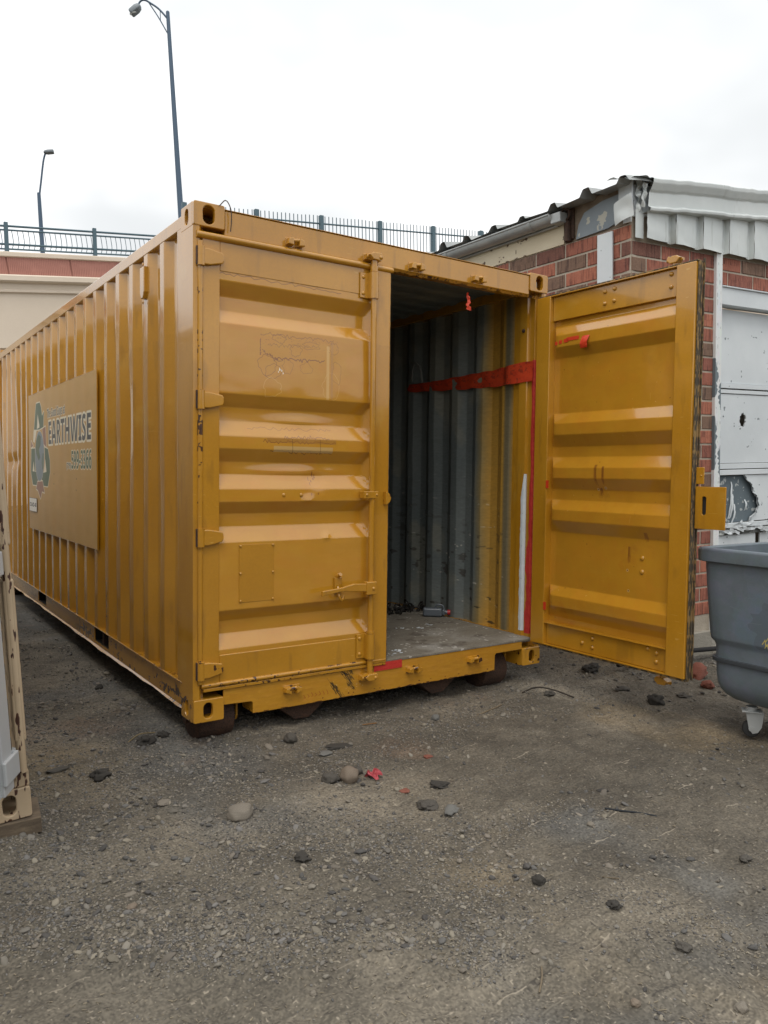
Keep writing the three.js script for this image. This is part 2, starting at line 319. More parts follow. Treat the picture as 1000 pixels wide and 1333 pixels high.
// grey lining paint inside, yellow overspray next to the doors
const inside = tex(1024, (u, v) => {                          // u: 0 at the doors .. 1 at the back, v: up
  const z = u * 6, y = v * 2.4, n = tfbm(tn, u, v, 6, 5), f = tn2(u * 300, v * 300, 300), st = tfbm(tn2, u * 1.0, v * 0.2, 40, 3);
  let c = mixc([102, 110, 110], [128, 132, 126], n); c = mixc(c, [148, 144, 126], smooth(0.5, 0.7, st) * 0.5);
  const near = smooth(0.7 + 0.12 * (n - 0.5) - smooth(1.2, 2.2, y) * 0.12, 0.5, z);
  c = mixc(c, [186, 138, 50], near * (0.8 + 0.2 * n));
  c = mixc(c, [98, 96, 84], near * smooth(0.36, 0.33, z) * smooth(0.27, 0.3, z) * 0.8);
  const chip = tfbm(tn2, u, v, 90, 3); c = mixc(c, [196, 190, 176], smooth(0.81, 0.83, chip) * smooth(0.6, 0.2, v) * 0.8);
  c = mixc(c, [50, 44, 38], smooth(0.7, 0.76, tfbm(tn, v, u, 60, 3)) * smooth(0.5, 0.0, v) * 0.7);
  return c.map((x) => x * (0.95 + 0.1 * f));
});
const insideMat = S({ map: inside, roughness: 0.55, bumpMap: rep(bumpFine, 4), bumpScale: 0.0015 });
for (const s of [-1, 1]) mesh('wall_lining', sideWall(s, 0.004, (i, j, p) => [-p[2] / 6, (p[1] - 0.176) / 2.4]), insideMat, box20);
// back wall, ribbed roof sheet, plywood floor
{
  mesh('end_frame', [box(0.04, CW - 0.04, 2.47, 2.58, -CL + 0.02, -CL + 0.12, 0.004), box(0.04, 0.2, 0.12, 2.5, -CL + 0.092, -CL + 0.1, 0), box(CW - 0.2, CW - 0.04, 0.12, 2.5, -CL + 0.092, -CL + 0.1, 0)], M.yellow, box20);
  const pr = []; for (let k = 0; k < 8; k++) { const x = 0.15 + k * 0.27; pr.push([x, 0], [x + 0.1, 0], [x + 0.13, 0.04], [x + 0.23, 0.04]); } pr.push([2.29, 0]);
  const q = fillet(pr, 0.012);
  mesh('back_wall', grid(q.length - 1, 8, (i, j) => [q[i][0], 0.12 + 2.44 * j / 8, -CL + 0.05 + q[i][1]], (i, j, p) => [p[0] / 6 + 0.4, p[1] / 2.4]), insideMat, box20);
  const pz = []; for (let k = 0; k < 28; k++) { const z = 0.13 + k * 0.209; pz.push([z, 0], [z + 0.08, 0], [z + 0.12, 0.012], [z + 0.17, 0.012]); }
  const r = fillet(pz, 0.008, 2);
  mesh('roof_sheet', grid(r.length - 1, 12, (i, j) => { const x = 0.02 + (CW - 0.04) * j / 12; return [x, 2.556 - r[i][1] + 0.006 * n2(x * 2, r[i][0]), -r[i][0]]; }, (i, j, p) => [0.2 + -p[2] / 8, p[0] / 2.4]), insideMat, box20);
  const ply = tex(1024, (u, v) => { const g = tfbm(tn, u * 0.25, v, 64, 4), d = tfbm(tn2, u, v, 6, 5), s = tn(u * 300, v * 300, 300); let c = mixc([102, 95, 83], [126, 121, 110], g); c = mixc(c, [150, 148, 142], smooth(0.42, 0.7, d) * 0.7); c = mixc(c, [70, 62, 54], smooth(0.6, 0.75, tfbm(tn, v, u, 16, 4)) * 0.6); c = mixc(c, [206, 204, 198], smooth(0.80, 0.82, tfbm(tn2, u, v, 80, 2)) * 0.7); return c.map((x) => x * (0.92 + 0.16 * s)); });
  const plyM = S({ map: rep(ply, 0.5), roughness: 0.8, bumpMap: rep(bumpFine, 3), bumpScale: 0.002 });
  for (let k = 0; k < 5; k++) mesh('floor_board', box(0.07, CW - 0.07, 0.152, 0.18 - (k % 2) * 0.0015, -0.024 - (k + 1) * 1.195 + 0.004, -0.024 - k * 1.195, 0.003), plyM, box20);
  mesh('floor_edge', box(1.17, 2.35, 0.165, 0.1795, -0.022, -0.004, 0.003), plyM, box20);
  // crossmembers and the two tapered skid beams under the floor
  for (let k = 0; k < 12; k++) mesh('crossmember', box(0.03, CW - 0.03, 0.03, 0.15, -0.42 - k * 0.47, -0.38 - k * 0.47, 0.003), M.rustSteel, box20);
  for (const x of [0.66, 1.62]) {
    const o = [[x - 0.2, 0.02], [x + 0.2, 0.02], [x + 0.045, -0.1], [x - 0.045, -0.1]];
    mesh('skid_beam', boxUV(plate(o, 5.77, 0.006).translate(0, 0, -5.85)), M.rustSteel, box20);
  }
}
// rollers at the corners, each with a hub, and a guard plate beside it
for (const [x0, z] of [[0.045, -0.2], [2.0, -0.2], [0.045, -5.82], [2.0, -5.82]]) {
  const g = new THREE.LatheGeometry([[0.001, 0], [0.028, 0], [0.03, 0.012], [0.1, 0.014], [0.122, 0.02], [0.126, 0.03], [0.126, 0.2], [0.122, 0.21], [0.03, 0.212], [0.001, 0.212]].map((p) => new THREE.Vector2(...p)), 40).rotateZ(-Math.PI / 2).translate(x0, -0.022, z);
  const w = mesh('roller', boxUV(toCreasedNormals(g.toNonIndexed(), 0.5)), M.rustSteel, box20);
  mesh('hub', rod([x0 - 0.02, -0.022, z], [x0 + 0.25, -0.022, z], 0.03), M.rustSteel, w);
  mesh('roller_bracket', boxUV(asX(plate(roundRect(z - 0.06, z + 0.07, -0.07, 0.14, 0.05), 0.012, 0.002), x0 + 0.25)), M.worn, box20);
}
// cam keepers on header and sill
function keeper(x, y, up) {
  const z = -0.01, g = [];
  for (const s of [-1, 1]) { const o = [[x + s * 0.016, y - 0.02], [x + s * 0.05, y - 0.016 + (up ? 0 : 0.006)], [x + s * 0.046, y + 0.012], [x + s * 0.018, y + 0.02]]; if (s < 0) o.reverse(); g.push(boxUV(plate(o, 0.042, 0.004).translate(0, 0, z))); }
  g.push(box(x - 0.05, x + 0.05, y - 0.022, y + 0.022, z - 0.004, z + 0.006, 0.003), rod([x - 0.02, y + 0.006, z + 0.02], [x + 0.02, y + 0.01, z + 0.03], 0.01));
  mesh('cam_keeper', g, up ? M.yellow : M.worn, box20);
}
for (const x of [0.55, 1.035, 1.347, 1.825]) keeper(x, 2.478, true);
for (const x of [0.553, 1.035, 1.37, 1.845]) keeper(x, 0.1, false);
mesh('vent_box', [boxUV(asX(plate([[-0.795, 2.42], [-0.72, 2.42], [-0.72, 2.28], [-0.74, 2.245], [-0.775, 2.245], [-0.795, 2.28]], 0.05, 0.005), 0.03)), bolt(-0.012, 2.437, -0.757, 0.01, '-x'), bolt(-0.012, 2.225, -0.757, 0.01, '-x')], M.yellow, box20);

// ---- painted sign board on the side wall
const signMap = canvasTex(1536, 772, (c, w, h) => {
  const base = [190, 150, 84];
  c.fillStyle = css(base); c.fillRect(0, 0, w, h);
  for (let i = 0; i < 900; i++) { c.fillStyle = css(mixc(base, rnd() < 0.5 ? [170, 128, 66] : [212, 172, 106], rnd()), 0.08); c.beginPath(); c.ellipse(rnd() * w, rnd() * h, 10 + rnd() * 90, 6 + rnd() * 30, 0, 0, 7); c.fill(); }
  const cream = css([226, 218, 196]), green = css([66, 96, 74]), slate = css([58, 66, 72]);
  const text = (s, x, y, width, size, fill, font, lw, k = 1) => {
    c.font = `${font} ${size}px sans-serif`; c.textBaseline = 'alphabetic';
    const m = c.measureText(s).width; c.save(); c.translate(x, y); c.scale(width / m, k); c.lineJoin = 'round'; c.lineWidth = lw * 0.8; c.strokeStyle = cream; c.strokeText(s, 0, 0); c.fillStyle = fill; c.fillText(s, 0, 0); c.restore();
  };
  text('The Good Guys at', 0.337 * w, 0.198 * h, 0.275 * w, 62, slate, 'bold', 9);
  text('EARTHWISE', 0.348 * w, 0.38 * h, 0.595 * w, 142, slate, 'bold', 22, 1.16);
  text('(719)', 0.63 * w, 0.548 * h, 0.06 * w, 40, slate, 'bold', 8);
  text('599-3366', 0.692 * w, 0.548 * h, 0.25 * w, 106, green, 'bold', 12, 1.1);
  // recycling emblem: three heavy folded arrows round a globe
  const X0 = 0.034 * w, Y0 = 0.069 * h, lx = (q) => X0 + q * 2.65, ly = (q) => Y0 + q * 0.512;
  const poly = (pts, fill, lw = 12) => { c.beginPath(); pts.forEach(([x, y], i) => (i ? c.lineTo(lx(x), ly(y)) : c.moveTo(lx(x), ly(y)))); c.closePath(); c.lineJoin = 'round'; if (lw) { c.lineWidth = lw; c.strokeStyle = cream; c.stroke(); } c.fillStyle = fill; c.fill(); };
  const pink = css([150, 106, 88]);
  poly([[64, 10], [106, 10], [118, 60], [128, 160], [146, 120], [140, 280], [96, 300], [40, 290], [56, 80]], green);
  poly([[128, 300], [160, 280], [166, 500], [140, 460]], pink); poly([[36, 300], [70, 300], [44, 440], [30, 420]], cream, 0); poly([[8, 410], [30, 470], [4, 490]], pink);
  poly([[10, 500], [48, 500], [50, 760], [90, 770], [92, 910], [26, 905], [4, 760]], green);
  poly([[150, 500], [180, 520], [198, 640], [200, 760], [178, 910], [120, 905], [120, 770], [158, 765]], green);
  poly([[76, 870], [128, 860], [148, 980], [122, 970], [106, 1050], [80, 960], [60, 950]], pink);
  poly([[84, 130], [100, 250], [100, 280], [72, 290]], cream, 0); poly([[34, 640], [44, 760], [24, 755]], cream, 0); poly([[156, 620], [168, 760], [142, 760]], cream, 0);
  c.beginPath(); c.ellipse(lx(98), ly(590), 128, 138, 0, 0, 7); c.fillStyle = css([118, 136, 148]); c.strokeStyle = cream; c.lineWidth = 5; c.stroke(); c.fill();
  poly([[60, 420], [90, 350], [112, 380], [108, 470], [92, 520], [104, 600], [92, 640], [62, 560], [54, 480]], green, 0); poly([[128, 560], [142, 560], [140, 720], [124, 740], [118, 650]], css([84, 112, 100]), 0);
  for (const [x, y] of [[0.44, 0.585], [0.438, 0.652], [0.76, 0.61], [0.755, 0.68]]) { c.fillStyle = css([60, 42, 26]); c.beginPath(); c.arc(x * w, y * h, 4, 0, 7); c.fill(); }
});
{
  const g = grid(40, 16, (i, j) => { const z = -4.25 + 2.45 * i / 40, y = 0.725 + 1.23 * j / 16; return [-0.006 - 0.002 * n2(z * 1.2, y) - 0.001 * Math.cos((z + 0.724) / 0.28 * Math.PI * 2), y, z]; }, (i, j) => [i / 40, j / 16]);
  const b = mesh('sign_board', g, P({ map: signMap, roughness: 0.5, clearcoat: 0.3, clearcoatRoughness: 0.3 }), box20, 'flat painted board lettered EARTHWISE with a recycling emblem');
  mesh('board_edge', [box(-0.007, 0.0, 0.722, 0.7245, -4.25, -1.8, 0), box(-0.007, 0.0, 1.9555, 1.958, -4.25, -1.8, 0), box(-0.007, 0.0, 0.722, 1.958, -1.7995, -1.797, 0)], M.yellow, b);
  const sm = canvasTex(128, 96, (c, w, h) => { c.fillStyle = '#f0eee6'; c.fillRect(0, 0, w, h); c.fillStyle = '#2c3136'; c.font = 'bold 40px sans-serif'; c.textAlign = 'center'; c.fillText('CAO-8', w / 2, h * 0.64, w * 0.86); c.strokeStyle = '#6d6a62'; c.lineWidth = 3; c.strokeRect(1, 1, w - 2, h - 2); });
  mesh('number_plate', faceUV(box(-0.014, -0.0105, 0.885, 1.01, -4.2, -3.85, 0), 'x', -4.2, -3.85, 0.885, 1.01), S({ map: sm, roughness: 0.6 }), b, 'small white plate lettered CAO-8');
}

// ---------------------------------------------------------------- cargo doors
// pressed panel: grooves in the outer face, deep on the inner face
const GROOVES = [[2.228, 2.158, 2.085, 2.018], [1.668, 1.602, 1.53, 1.455], [1.39, 1.322, 1.256, 1.184], [1.117, 1.055, 0.986, 0.91], [0.56, 0.502, 0.434, 0.36]];
function pressed(x0, x1, taperLo, taperHi, dents) {           // returns outer-face depth grid, y 0.17..2.42, z 0 and below
  const D = 0.042, ys = [0.172];
  const prof = []; for (const [a, b, c, d] of GROOVES) prof.push([a, 0], [b, D], [c, D], [d, 0]);
  const line = fillet([[2.42, 0], ...prof, [0.172, 0]].map(([y, d]) => [-y, d]), 0.005, 3).map(([y, d]) => [-y, d]);
  const rows = []; for (let i = 0; i < line.length; i++) { rows.push(line[i]); if (i + 1 < line.length) { const n = Math.floor(Math.abs(line[i + 1][0] - line[i][0]) / 0.014); for (let k = 1; k < n; k++) rows.push([line[i][0] + (line[i + 1][0] - line[i][0]) * k / n, line[i][1] + (line[i + 1][1] - line[i][1]) * k / n]); } }
  const xs = []; for (let i = 0; i <= 70; i++) xs.push(x0 + (x1 - x0) * i / 70);
  if (taperLo) for (let k = 1; k < 6; k++) xs.push(x0 + 0.01 + k * 0.009 + 0.0005); if (taperHi) for (let k = 1; k < 6; k++) xs.push(x1 - 0.01 - k * 0.009 - 0.0005);
  xs.sort((a, b) => a - b);
  return grid(xs.length - 1, rows.length - 1, (i, j) => {
    const x = xs[i], [y, d0] = rows[j];
    let lim = D; if (taperLo) lim = Math.min(lim, Math.max(0, (x - x0 - 0.014) * 0.9)); if (taperHi) lim = Math.min(lim, Math.max(0, (x1 - 0.014 - x) * 0.9));
    let d = Math.min(d0, lim);
    d += 0.0016 * n3(x * 2.2, y * 1.7, x0) + 0.0008 * n3(x * 5, y * 6, 3);
    for (const [dx, dy, rx, ry, amp] of dents) d += amp * Math.exp(-(((x - dx) / rx) ** 2) - (((y - dy) / ry) ** 2));
    return [x, y, -d];
  }, (i, j, p) => [p[0], p[1]]);
}
const L0 = 0.045;                                             // left leaf: world x = L0 + local x
const doorMap = canvasTex(1024, 2048, (c, w, h) => {          // 1.12 x 2.25 m, y 0.17..2.42
  const px = (X) => (X - L0) / 1.12 * w, py = (Y) => (1 - (Y - 0.17) / 2.25) * h;
  c.fillStyle = css(YEL); c.fillRect(0, 0, w, h);
  for (let i = 0; i < 2600; i++) { c.fillStyle = css(mixc(YEL, rnd() < 0.5 ? [178, 122, 40] : [208, 154, 64], rnd()), 0.06); c.beginPath(); c.ellipse(rnd() * w, rnd() * h, 6 + rnd() * 90, 4 + rnd() * 40, 0, 0, 7); c.fill(); }
  const squig = (pts, col, lw) => { c.strokeStyle = col; c.lineWidth = lw; c.lineJoin = 'round'; c.beginPath(); pts.forEach(([x, y], i) => { const q = [px(x) + (rnd() - 0.5) * 5, py(y) + (rnd() - 0.5) * 5]; i ? c.lineTo(...q) : c.moveTo(...q); }); c.stroke(); };
  const brown = css([112, 68, 34], 0.8), pale = css([222, 190, 132], 0.6);
  const blob = (x, y, rx, ry, col, lw) => { const p = []; for (let k = 0; k <= 22; k++) { const t = k / 22 * 6.283, q = 1 + 0.25 * n2(x * 9 + Math.cos(t), y * 9 + Math.sin(t)); p.push([x + rx * q * Math.cos(t), y + ry * q * Math.sin(t)]); } squig(p, col, lw); };
  const row = (x0, y0, x1, y1, col, lw, n = 40) => { const p = []; for (let k = 0; k <= n; k++) p.push([x0 + (x1 - x0) * k / n, y0 + (y1 - y0) * k / n + 0.012 * n2(k * 0.4, y0 * 7)]); squig(p, col, lw); };
  row(0.36, 1.985, 0.8, 1.99, brown, 2); row(0.36, 1.96, 0.36, 1.88, brown, 2); row(0.37, 1.9, 0.48, 1.85, brown, 2.4); row(0.44, 1.865, 0.74, 1.875, brown, 4); row(0.4, 1.93, 0.7, 1.95, brown, 1.6);
  blob(0.4, 1.83, 0.05, 0.05, brown, 2); blob(0.43, 1.8, 0.045, 0.04, brown, 1.8); blob(0.47, 1.97, 0.04, 0.02, brown, 1.8); blob(0.57, 1.92, 0.035, 0.03, brown, 1.6); blob(0.8, 1.95, 0.03, 0.03, brown, 1.5); blob(0.52, 1.83, 0.03, 0.04, brown, 1.4); blob(0.63, 1.83, 0.035, 0.03, brown, 1.2); blob(0.66, 1.95, 0.05, 0.02, brown, 1.4); blob(0.43, 1.71, 0.05, 0.05, pale, 2); blob(0.78, 1.74, 0.05, 0.07, pale, 1.6); blob(0.82, 1.82, 0.03, 0.06, brown, 1.3);
  c.fillStyle = css([206, 166, 100], 0.75); c.fillRect(px(0.755), py(1.96), 16, py(1.67) - py(1.96)); c.fillStyle = css([170, 122, 60], 0.6); c.fillRect(px(0.782), py(1.98), 14, py(1.67) - py(1.98));
  for (let i = 0; i < 160; i++) { c.fillStyle = css([126, 84, 46], 0.3 + rnd() * 0.3); c.fillRect(px(0.36 + rnd() * 0.46), py(1.99 - rnd() * rnd() * 0.16), 1 + rnd() * 6, 1 + rnd() * 3); }
  for (const [x, y, s] of [[0.47, 1.815, 7], [0.482, 1.808, 5], [0.49, 1.795, 5], [0.463, 1.8, 4]]) { c.fillStyle = css([228, 224, 214]); c.beginPath(); c.moveTo(px(x), py(y) - s); c.lineTo(px(x) + s, py(y) + s); c.lineTo(px(x) - s * 0.4, py(y) + s * 1.6); c.fill(); }
  row(0.3, 1.5, 0.8, 1.505, brown, 1.5); row(0.38, 1.43, 0.82, 1.435, brown, 3); row(0.42, 1.385, 0.8, 1.375, css([98, 70, 44], 0.7), 3); row(0.5, 1.455, 0.78, 1.46, brown, 2.5);
  c.fillStyle = css([190, 160, 112], 0.75); c.fillRect(px(0.44), py(1.41), px(0.8) - px(0.44), py(1.378) - py(1.41)); c.fillStyle = css([150, 106, 54], 0.5); c.fillRect(px(0.4), py(1.45), px(0.82) - px(0.4), 22);
  c.strokeStyle = css([70, 48, 30], 0.7); c.lineWidth = 2; for (const x of [0.55, 0.72]) { c.beginPath(); c.moveTo(px(x), py(1.45)); c.lineTo(px(x) + 3, py(1.37)); c.stroke(); }
  for (let i = 0; i < 24; i++) row(0.35 + rnd() * 0.5, 1.36 + rnd() * 0.32, 0.35 + rnd() * 0.5, 1.36 + rnd() * 0.32, css([214, 170, 96], 0.18), 1, 10);
  for (let i = 0; i < 9; i++) { c.fillStyle = css([118, 72, 34], 0.6); c.fillRect(px(0.66 + rnd() * 0.05), py(1.28 - rnd() * 0.12), 3 + rnd() * 5, 6 + rnd() * 16); }
  row(0.03 + L0, 2.262, 0.8 + L0, 2.258, css([92, 56, 26], 0.65), 3);
  for (let i = 0; i < 26; i++) { c.fillStyle = css([132, 84, 48], 0.22); c.fillRect(px(0.5 + rnd() * 0.12), py(2.36 - rnd() * 0.1), 3 + rnd() * 12, 3 + rnd() * 10); }
});
const innerMap = canvasTex(1024, 2048, (c, w, h) => {         // inner face of the open leaf, 1.16 x 2.25 m: scuffs, old drips, chipped spots
  const px = (d) => d / 1.16 * w, py = (Y) => (1 - (Y - 0.17) / 2.25) * h;      // d: distance from the free edge
  c.fillStyle = css(YEL); c.fillRect(0, 0, w, h);
  for (let i = 0; i < 2400; i++) { c.fillStyle = css(mixc(YEL, rnd() < 0.5 ? [164, 112, 34] : [196, 148, 56], rnd()), 0.07); c.beginPath(); c.ellipse(rnd() * w, rnd() * h, 6 + rnd() * 70, 6 + rnd() * 60, 0, 0, 7); c.fill(); }
  const blot = (d, y, r, col, al, n = 30) => { for (let i = 0; i < n; i++) { c.fillStyle = css(col, al * rnd()); c.beginPath(); c.ellipse(px(d) + (rnd() - 0.5) * r * 2, py(y) + (rnd() - 0.5) * r * 2.4, 2 + rnd() * r * 0.5, 2 + rnd() * r * 0.6, rnd() * 3, 0, 7); c.fill(); } };
  for (const [d, y, l] of [[0.66, 1.34, 0.13], [0.6, 1.33, 0.11], [0.64, 1.2, 0.05], [0.42, 0.86, 0.1], [0.3, 0.95, 0.06]]) for (let i = 0; i < 16; i++) { c.strokeStyle = css([112, 64, 30], 0.08 + rnd() * 0.14); c.lineWidth = 2 + rnd() * 7; const x = px(d) + (rnd() - 0.5) * 16; c.beginPath(); c.moveTo(x, py(y)); c.quadraticCurveTo(x + (rnd() - 0.5) * 12, py(y - l * 0.5), x + (rnd() - 0.5) * 18, py(y - l * (0.5 + rnd() * 0.5))); c.stroke(); }
  blot(0.3, 1.95, 60, [132, 92, 32], 0.05); blot(0.42, 0.8, 50, [132, 84, 34], 0.06); blot(0.9, 0.36, 70, [176, 88, 26], 0.09, 60); blot(1.04, 0.5, 40, [180, 92, 30], 0.08, 40); blot(0.62, 1.15, 36, [122, 80, 36], 0.1);
  for (let i = 0; i < 70; i++) { c.fillStyle = css(rnd() < 0.5 ? [214, 176, 108] : [96, 62, 32], 0.7); c.beginPath(); c.ellipse(rnd() * w, rnd() * h, 1 + rnd() * 2.5, 1 + rnd() * 2.5, 0, 0, 7); c.fill(); }
  for (const [d, y] of [[0.66, 1.19], [0.6, 1.2], [0.43, 0.72], [0.42, 0.6]]) { c.fillStyle = css([206, 170, 104], 0.9); c.beginPath(); c.arc(px(d), py(y), 8, 0, 7); c.fill(); c.fillStyle = css([104, 66, 34], 0.8); c.beginPath(); c.arc(px(d), py(y), 4, 0, 7); c.fill(); }
  for (let i = 0; i < 40; i++) { c.strokeStyle = css([214, 172, 98], 0.2 + rnd() * 0.3); c.lineWidth = 1 + rnd(); const x = rnd() * w, y = rnd() * h; c.beginPath(); c.moveTo(x, y); c.lineTo(x + (rnd() - 0.5) * 30, y + (rnd() - 0.5) * 90); c.stroke(); }
});
const innerPaint = P({ map: innerMap, ...gloss });
const doorPaint = P({ map: doorMap, ...gloss });
function hingeGeo(y, dir) {                                   // local: pin at x = 0, blade towards dir
  const h = 0.04, o = [[-0.028, y - h], [0.03, y - h], [0.098, y - 0.024], [0.106, y - 0.01], [0.106, y + 0.016], [0.098, y + 0.028], [0.03, y + h], [-0.028, y + h]].map(([x, yy]) => [x * dir, yy]);
  if (dir < 0) o.reverse();
  return merge([boxUV(plate(o, 0.02, 0.005).translate(0, 0, 0.0)), rod([-0.012 * dir, y - h - 0.006, 0.006], [-0.012 * dir, y + h + 0.006, 0.006], 0.021, 0.021, 16)]);
}
function lockRod(parent, x, mat) {
  const z = 0.032;
  mesh('lock_rod', [rod([x, 0.1, z], [x, 2.49, z], 0.0165, 0.0165, 16), rod([x, 2.245, z], [x, 2.258, z], 0.024), rod([x, 2.395, z], [x, 2.425, z], 0.022), rod([x, 0.36, z], [x, 0.372, z], 0.024)], mat, parent);
  for (const y of [2.32, 0.285]) {
    const g = [box(x - 0.075, x + 0.03, y - 0.07, y + 0.07, 0.0, 0.008, 0.003), rod([x, y - 0.072, z], [x, y + 0.072, z], 0.0265, 0.0265, 16), box(x - 0.026, x + 0.026, y - 0.07, y + 0.07, 0.007, z, 0.002)];
    for (const k of [-0.045, 0.045]) g.push(bolt(x - 0.055, y + k, 0.008, 0.012));
    mesh('rod_guide', g, mat, parent);
  }
  mesh('rod_guide', [box(x - 0.062, x + 0.034, 1.13, 1.17, 0.046, 0.053, 0.003), box(x - 0.062, x - 0.05, 1.13, 1.17, 0.0, 0.046, 0.002), bolt(x - 0.044, 1.15, 0.053, 0.009), bolt(x + 0.022, 1.15, 0.053, 0.008)], mat, parent);
  for (const y of [2.478, 0.108]) {                           // locking cams
    const o = [[x - 0.022, y - 0.02], [x + 0.02, y - 0.022], [x + 0.045, y - 0.002], [x + 0.034, y + 0.022], [x - 0.018, y + 0.02], [x - 0.045, y + 0.004]];
    mesh('locking_cam', [boxUV(plate(o, 0.05, 0.005).translate(0, 0, 0.008)), rod([x - 0.052, y - 0.004, z], [x + 0.052, y + 0.002, z], 0.009), bolt(x + 0.026, y - 0.004, 0.058, 0.011)], M.worn, parent);
  }
}
{
  // closed left leaf
  const d = new THREE.Group(); d.name = numbered('cargo_door'); d.position.set(L0, 0, 0); d.userData.label = 'closed door leaf with pressed panels, lock rod and tape residue'; box20.add(d);
  const dents = [[0.665, 1.245, 0.06, 0.05, 0.012], [0.52, 1.275, 0.2, 0.02, -0.012], [0.55, 1.545, 0.12, 0.02, -0.012], [0.72, 0.92, 0.02, 0.014, -0.01], [0.6, 1.125, 0.03, 0.016, -0.01], [0.4, 1.62, 0.4, 0.02, -0.003]];
  mesh('door_panel', faceUV(pressed(0.085, 1.03, false, true, dents).translate(0, 0, -0.006), 'z', 0, 1.12, 0.17, 2.42), doorPaint, d);
  mesh('door_stile', box(0.0, 0.0905, 0.17, 2.418, -0.05, -0.001, 0.004), M.yellow, d);
  mesh('door_stile', box(1.014, 1.122, 0.17, 2.418, -0.05, 0.008, 0.006), M.yellow, d);
  mesh('door_crossbar', box(0.0925, 1.012, 2.27, 2.417, -0.04, -0.0025, 0.003), doorPaint.clone(), d).material.map = yellowMap;
  mesh('door_crossbar', box(0.0925, 1.012, 0.172, 0.335, -0.04, -0.0025, 0.005), M.yellow, d);
  for (const y of [2.325, 1.625, 0.94, 0.268]) { const hg = mesh('hinge', hingeGeo(y, 1), y < 0.5 ? M.worn : M.yellow, d); mesh('hinge_rust_shadow', box(-0.036, -0.029, y - 0.044, y + 0.046, 0.001, 0.016, 0.002), M.rustSteel, hg); }  // dark strip on each hinge edge: rust and gap shadow put into its colour
  mesh('hinge_pin', rod([-0.012, 0.2, -0.002], [-0.012, 2.4, -0.002], 0.014), M.worn, d);
  lockRod(d, 0.99, M.yellow);
  // handle with its hub and keeper
  const y = 0.62;
  mesh('door_handle', [boxUV(plate([[0.655, y - 0.02], [0.655, y + 0.008], [0.78, y + 0.02], [0.86, y + 0.036], [0.965, y + 0.03], [0.965, y - 0.016], [0.86, y - 0.008], [0.78, y - 0.002]], 0.016, 0.004).translate(0, 0, 0.05)), box(0.94, 1.008, y - 0.034, y + 0.04, 0.03, 0.072, 0.005), bolt(0.985, y, 0.072, 0.011)], M.yellow, d);
  mesh('handle_keeper', [box(0.765, 0.812, y - 0.02, y + 0.07, -0.006, 0.012, 0.004), rod([0.79, y + 0.07, 0.0], [0.79, y + 0.09, 0.03], 0.011), bolt(0.79, y + 0.082, 0.014, 0.014), tube([[0.78, y + 0.02, 0.02], [0.77, y - 0.03, 0.05], [0.79, y - 0.055, 0.045], [0.812, y - 0.035, 0.03]], 0.008, 14, 6)], M.worn, d);
  // blank data plate with rivets
  for (const [x, yy] of [[0.207, 0.888], [0.392, 0.888], [0.207, 0.602], [0.392, 0.602], [0.207, 0.745], [0.392, 0.745]]) mesh('door_rivet', bolt(x, yy, -0.002, 0.0075), M.yellow, d);
  const pl = mesh('data_plate', box(0.2, 0.398, 0.595, 0.895, -0.007, -0.0035, 0.001), M.yellow, d);
  mesh('door_screw', [bolt(0.455, 1.15, -0.006, 0.011)], M.worn, d); mesh('door_screw', [bolt(0.56, 1.15, -0.006, 0.011)], M.worn, d);
  // half-round stop on the leaf's edge
  const st = new THREE.Shape(); st.absarc(1.085, 1.13, 0.036, -Math.PI / 2, Math.PI / 2); st.lineTo(1.085, 1.166);
  mesh('door_stop', [boxUV(plate(st, 0.03, 0.004).translate(0, 0, 0.008))], M.worn, d);
  mesh('door_gasket', box(1.1225, 1.132, 0.17, 2.418, -0.045, -0.004, 0.003), M.rubberWorn, d);
}
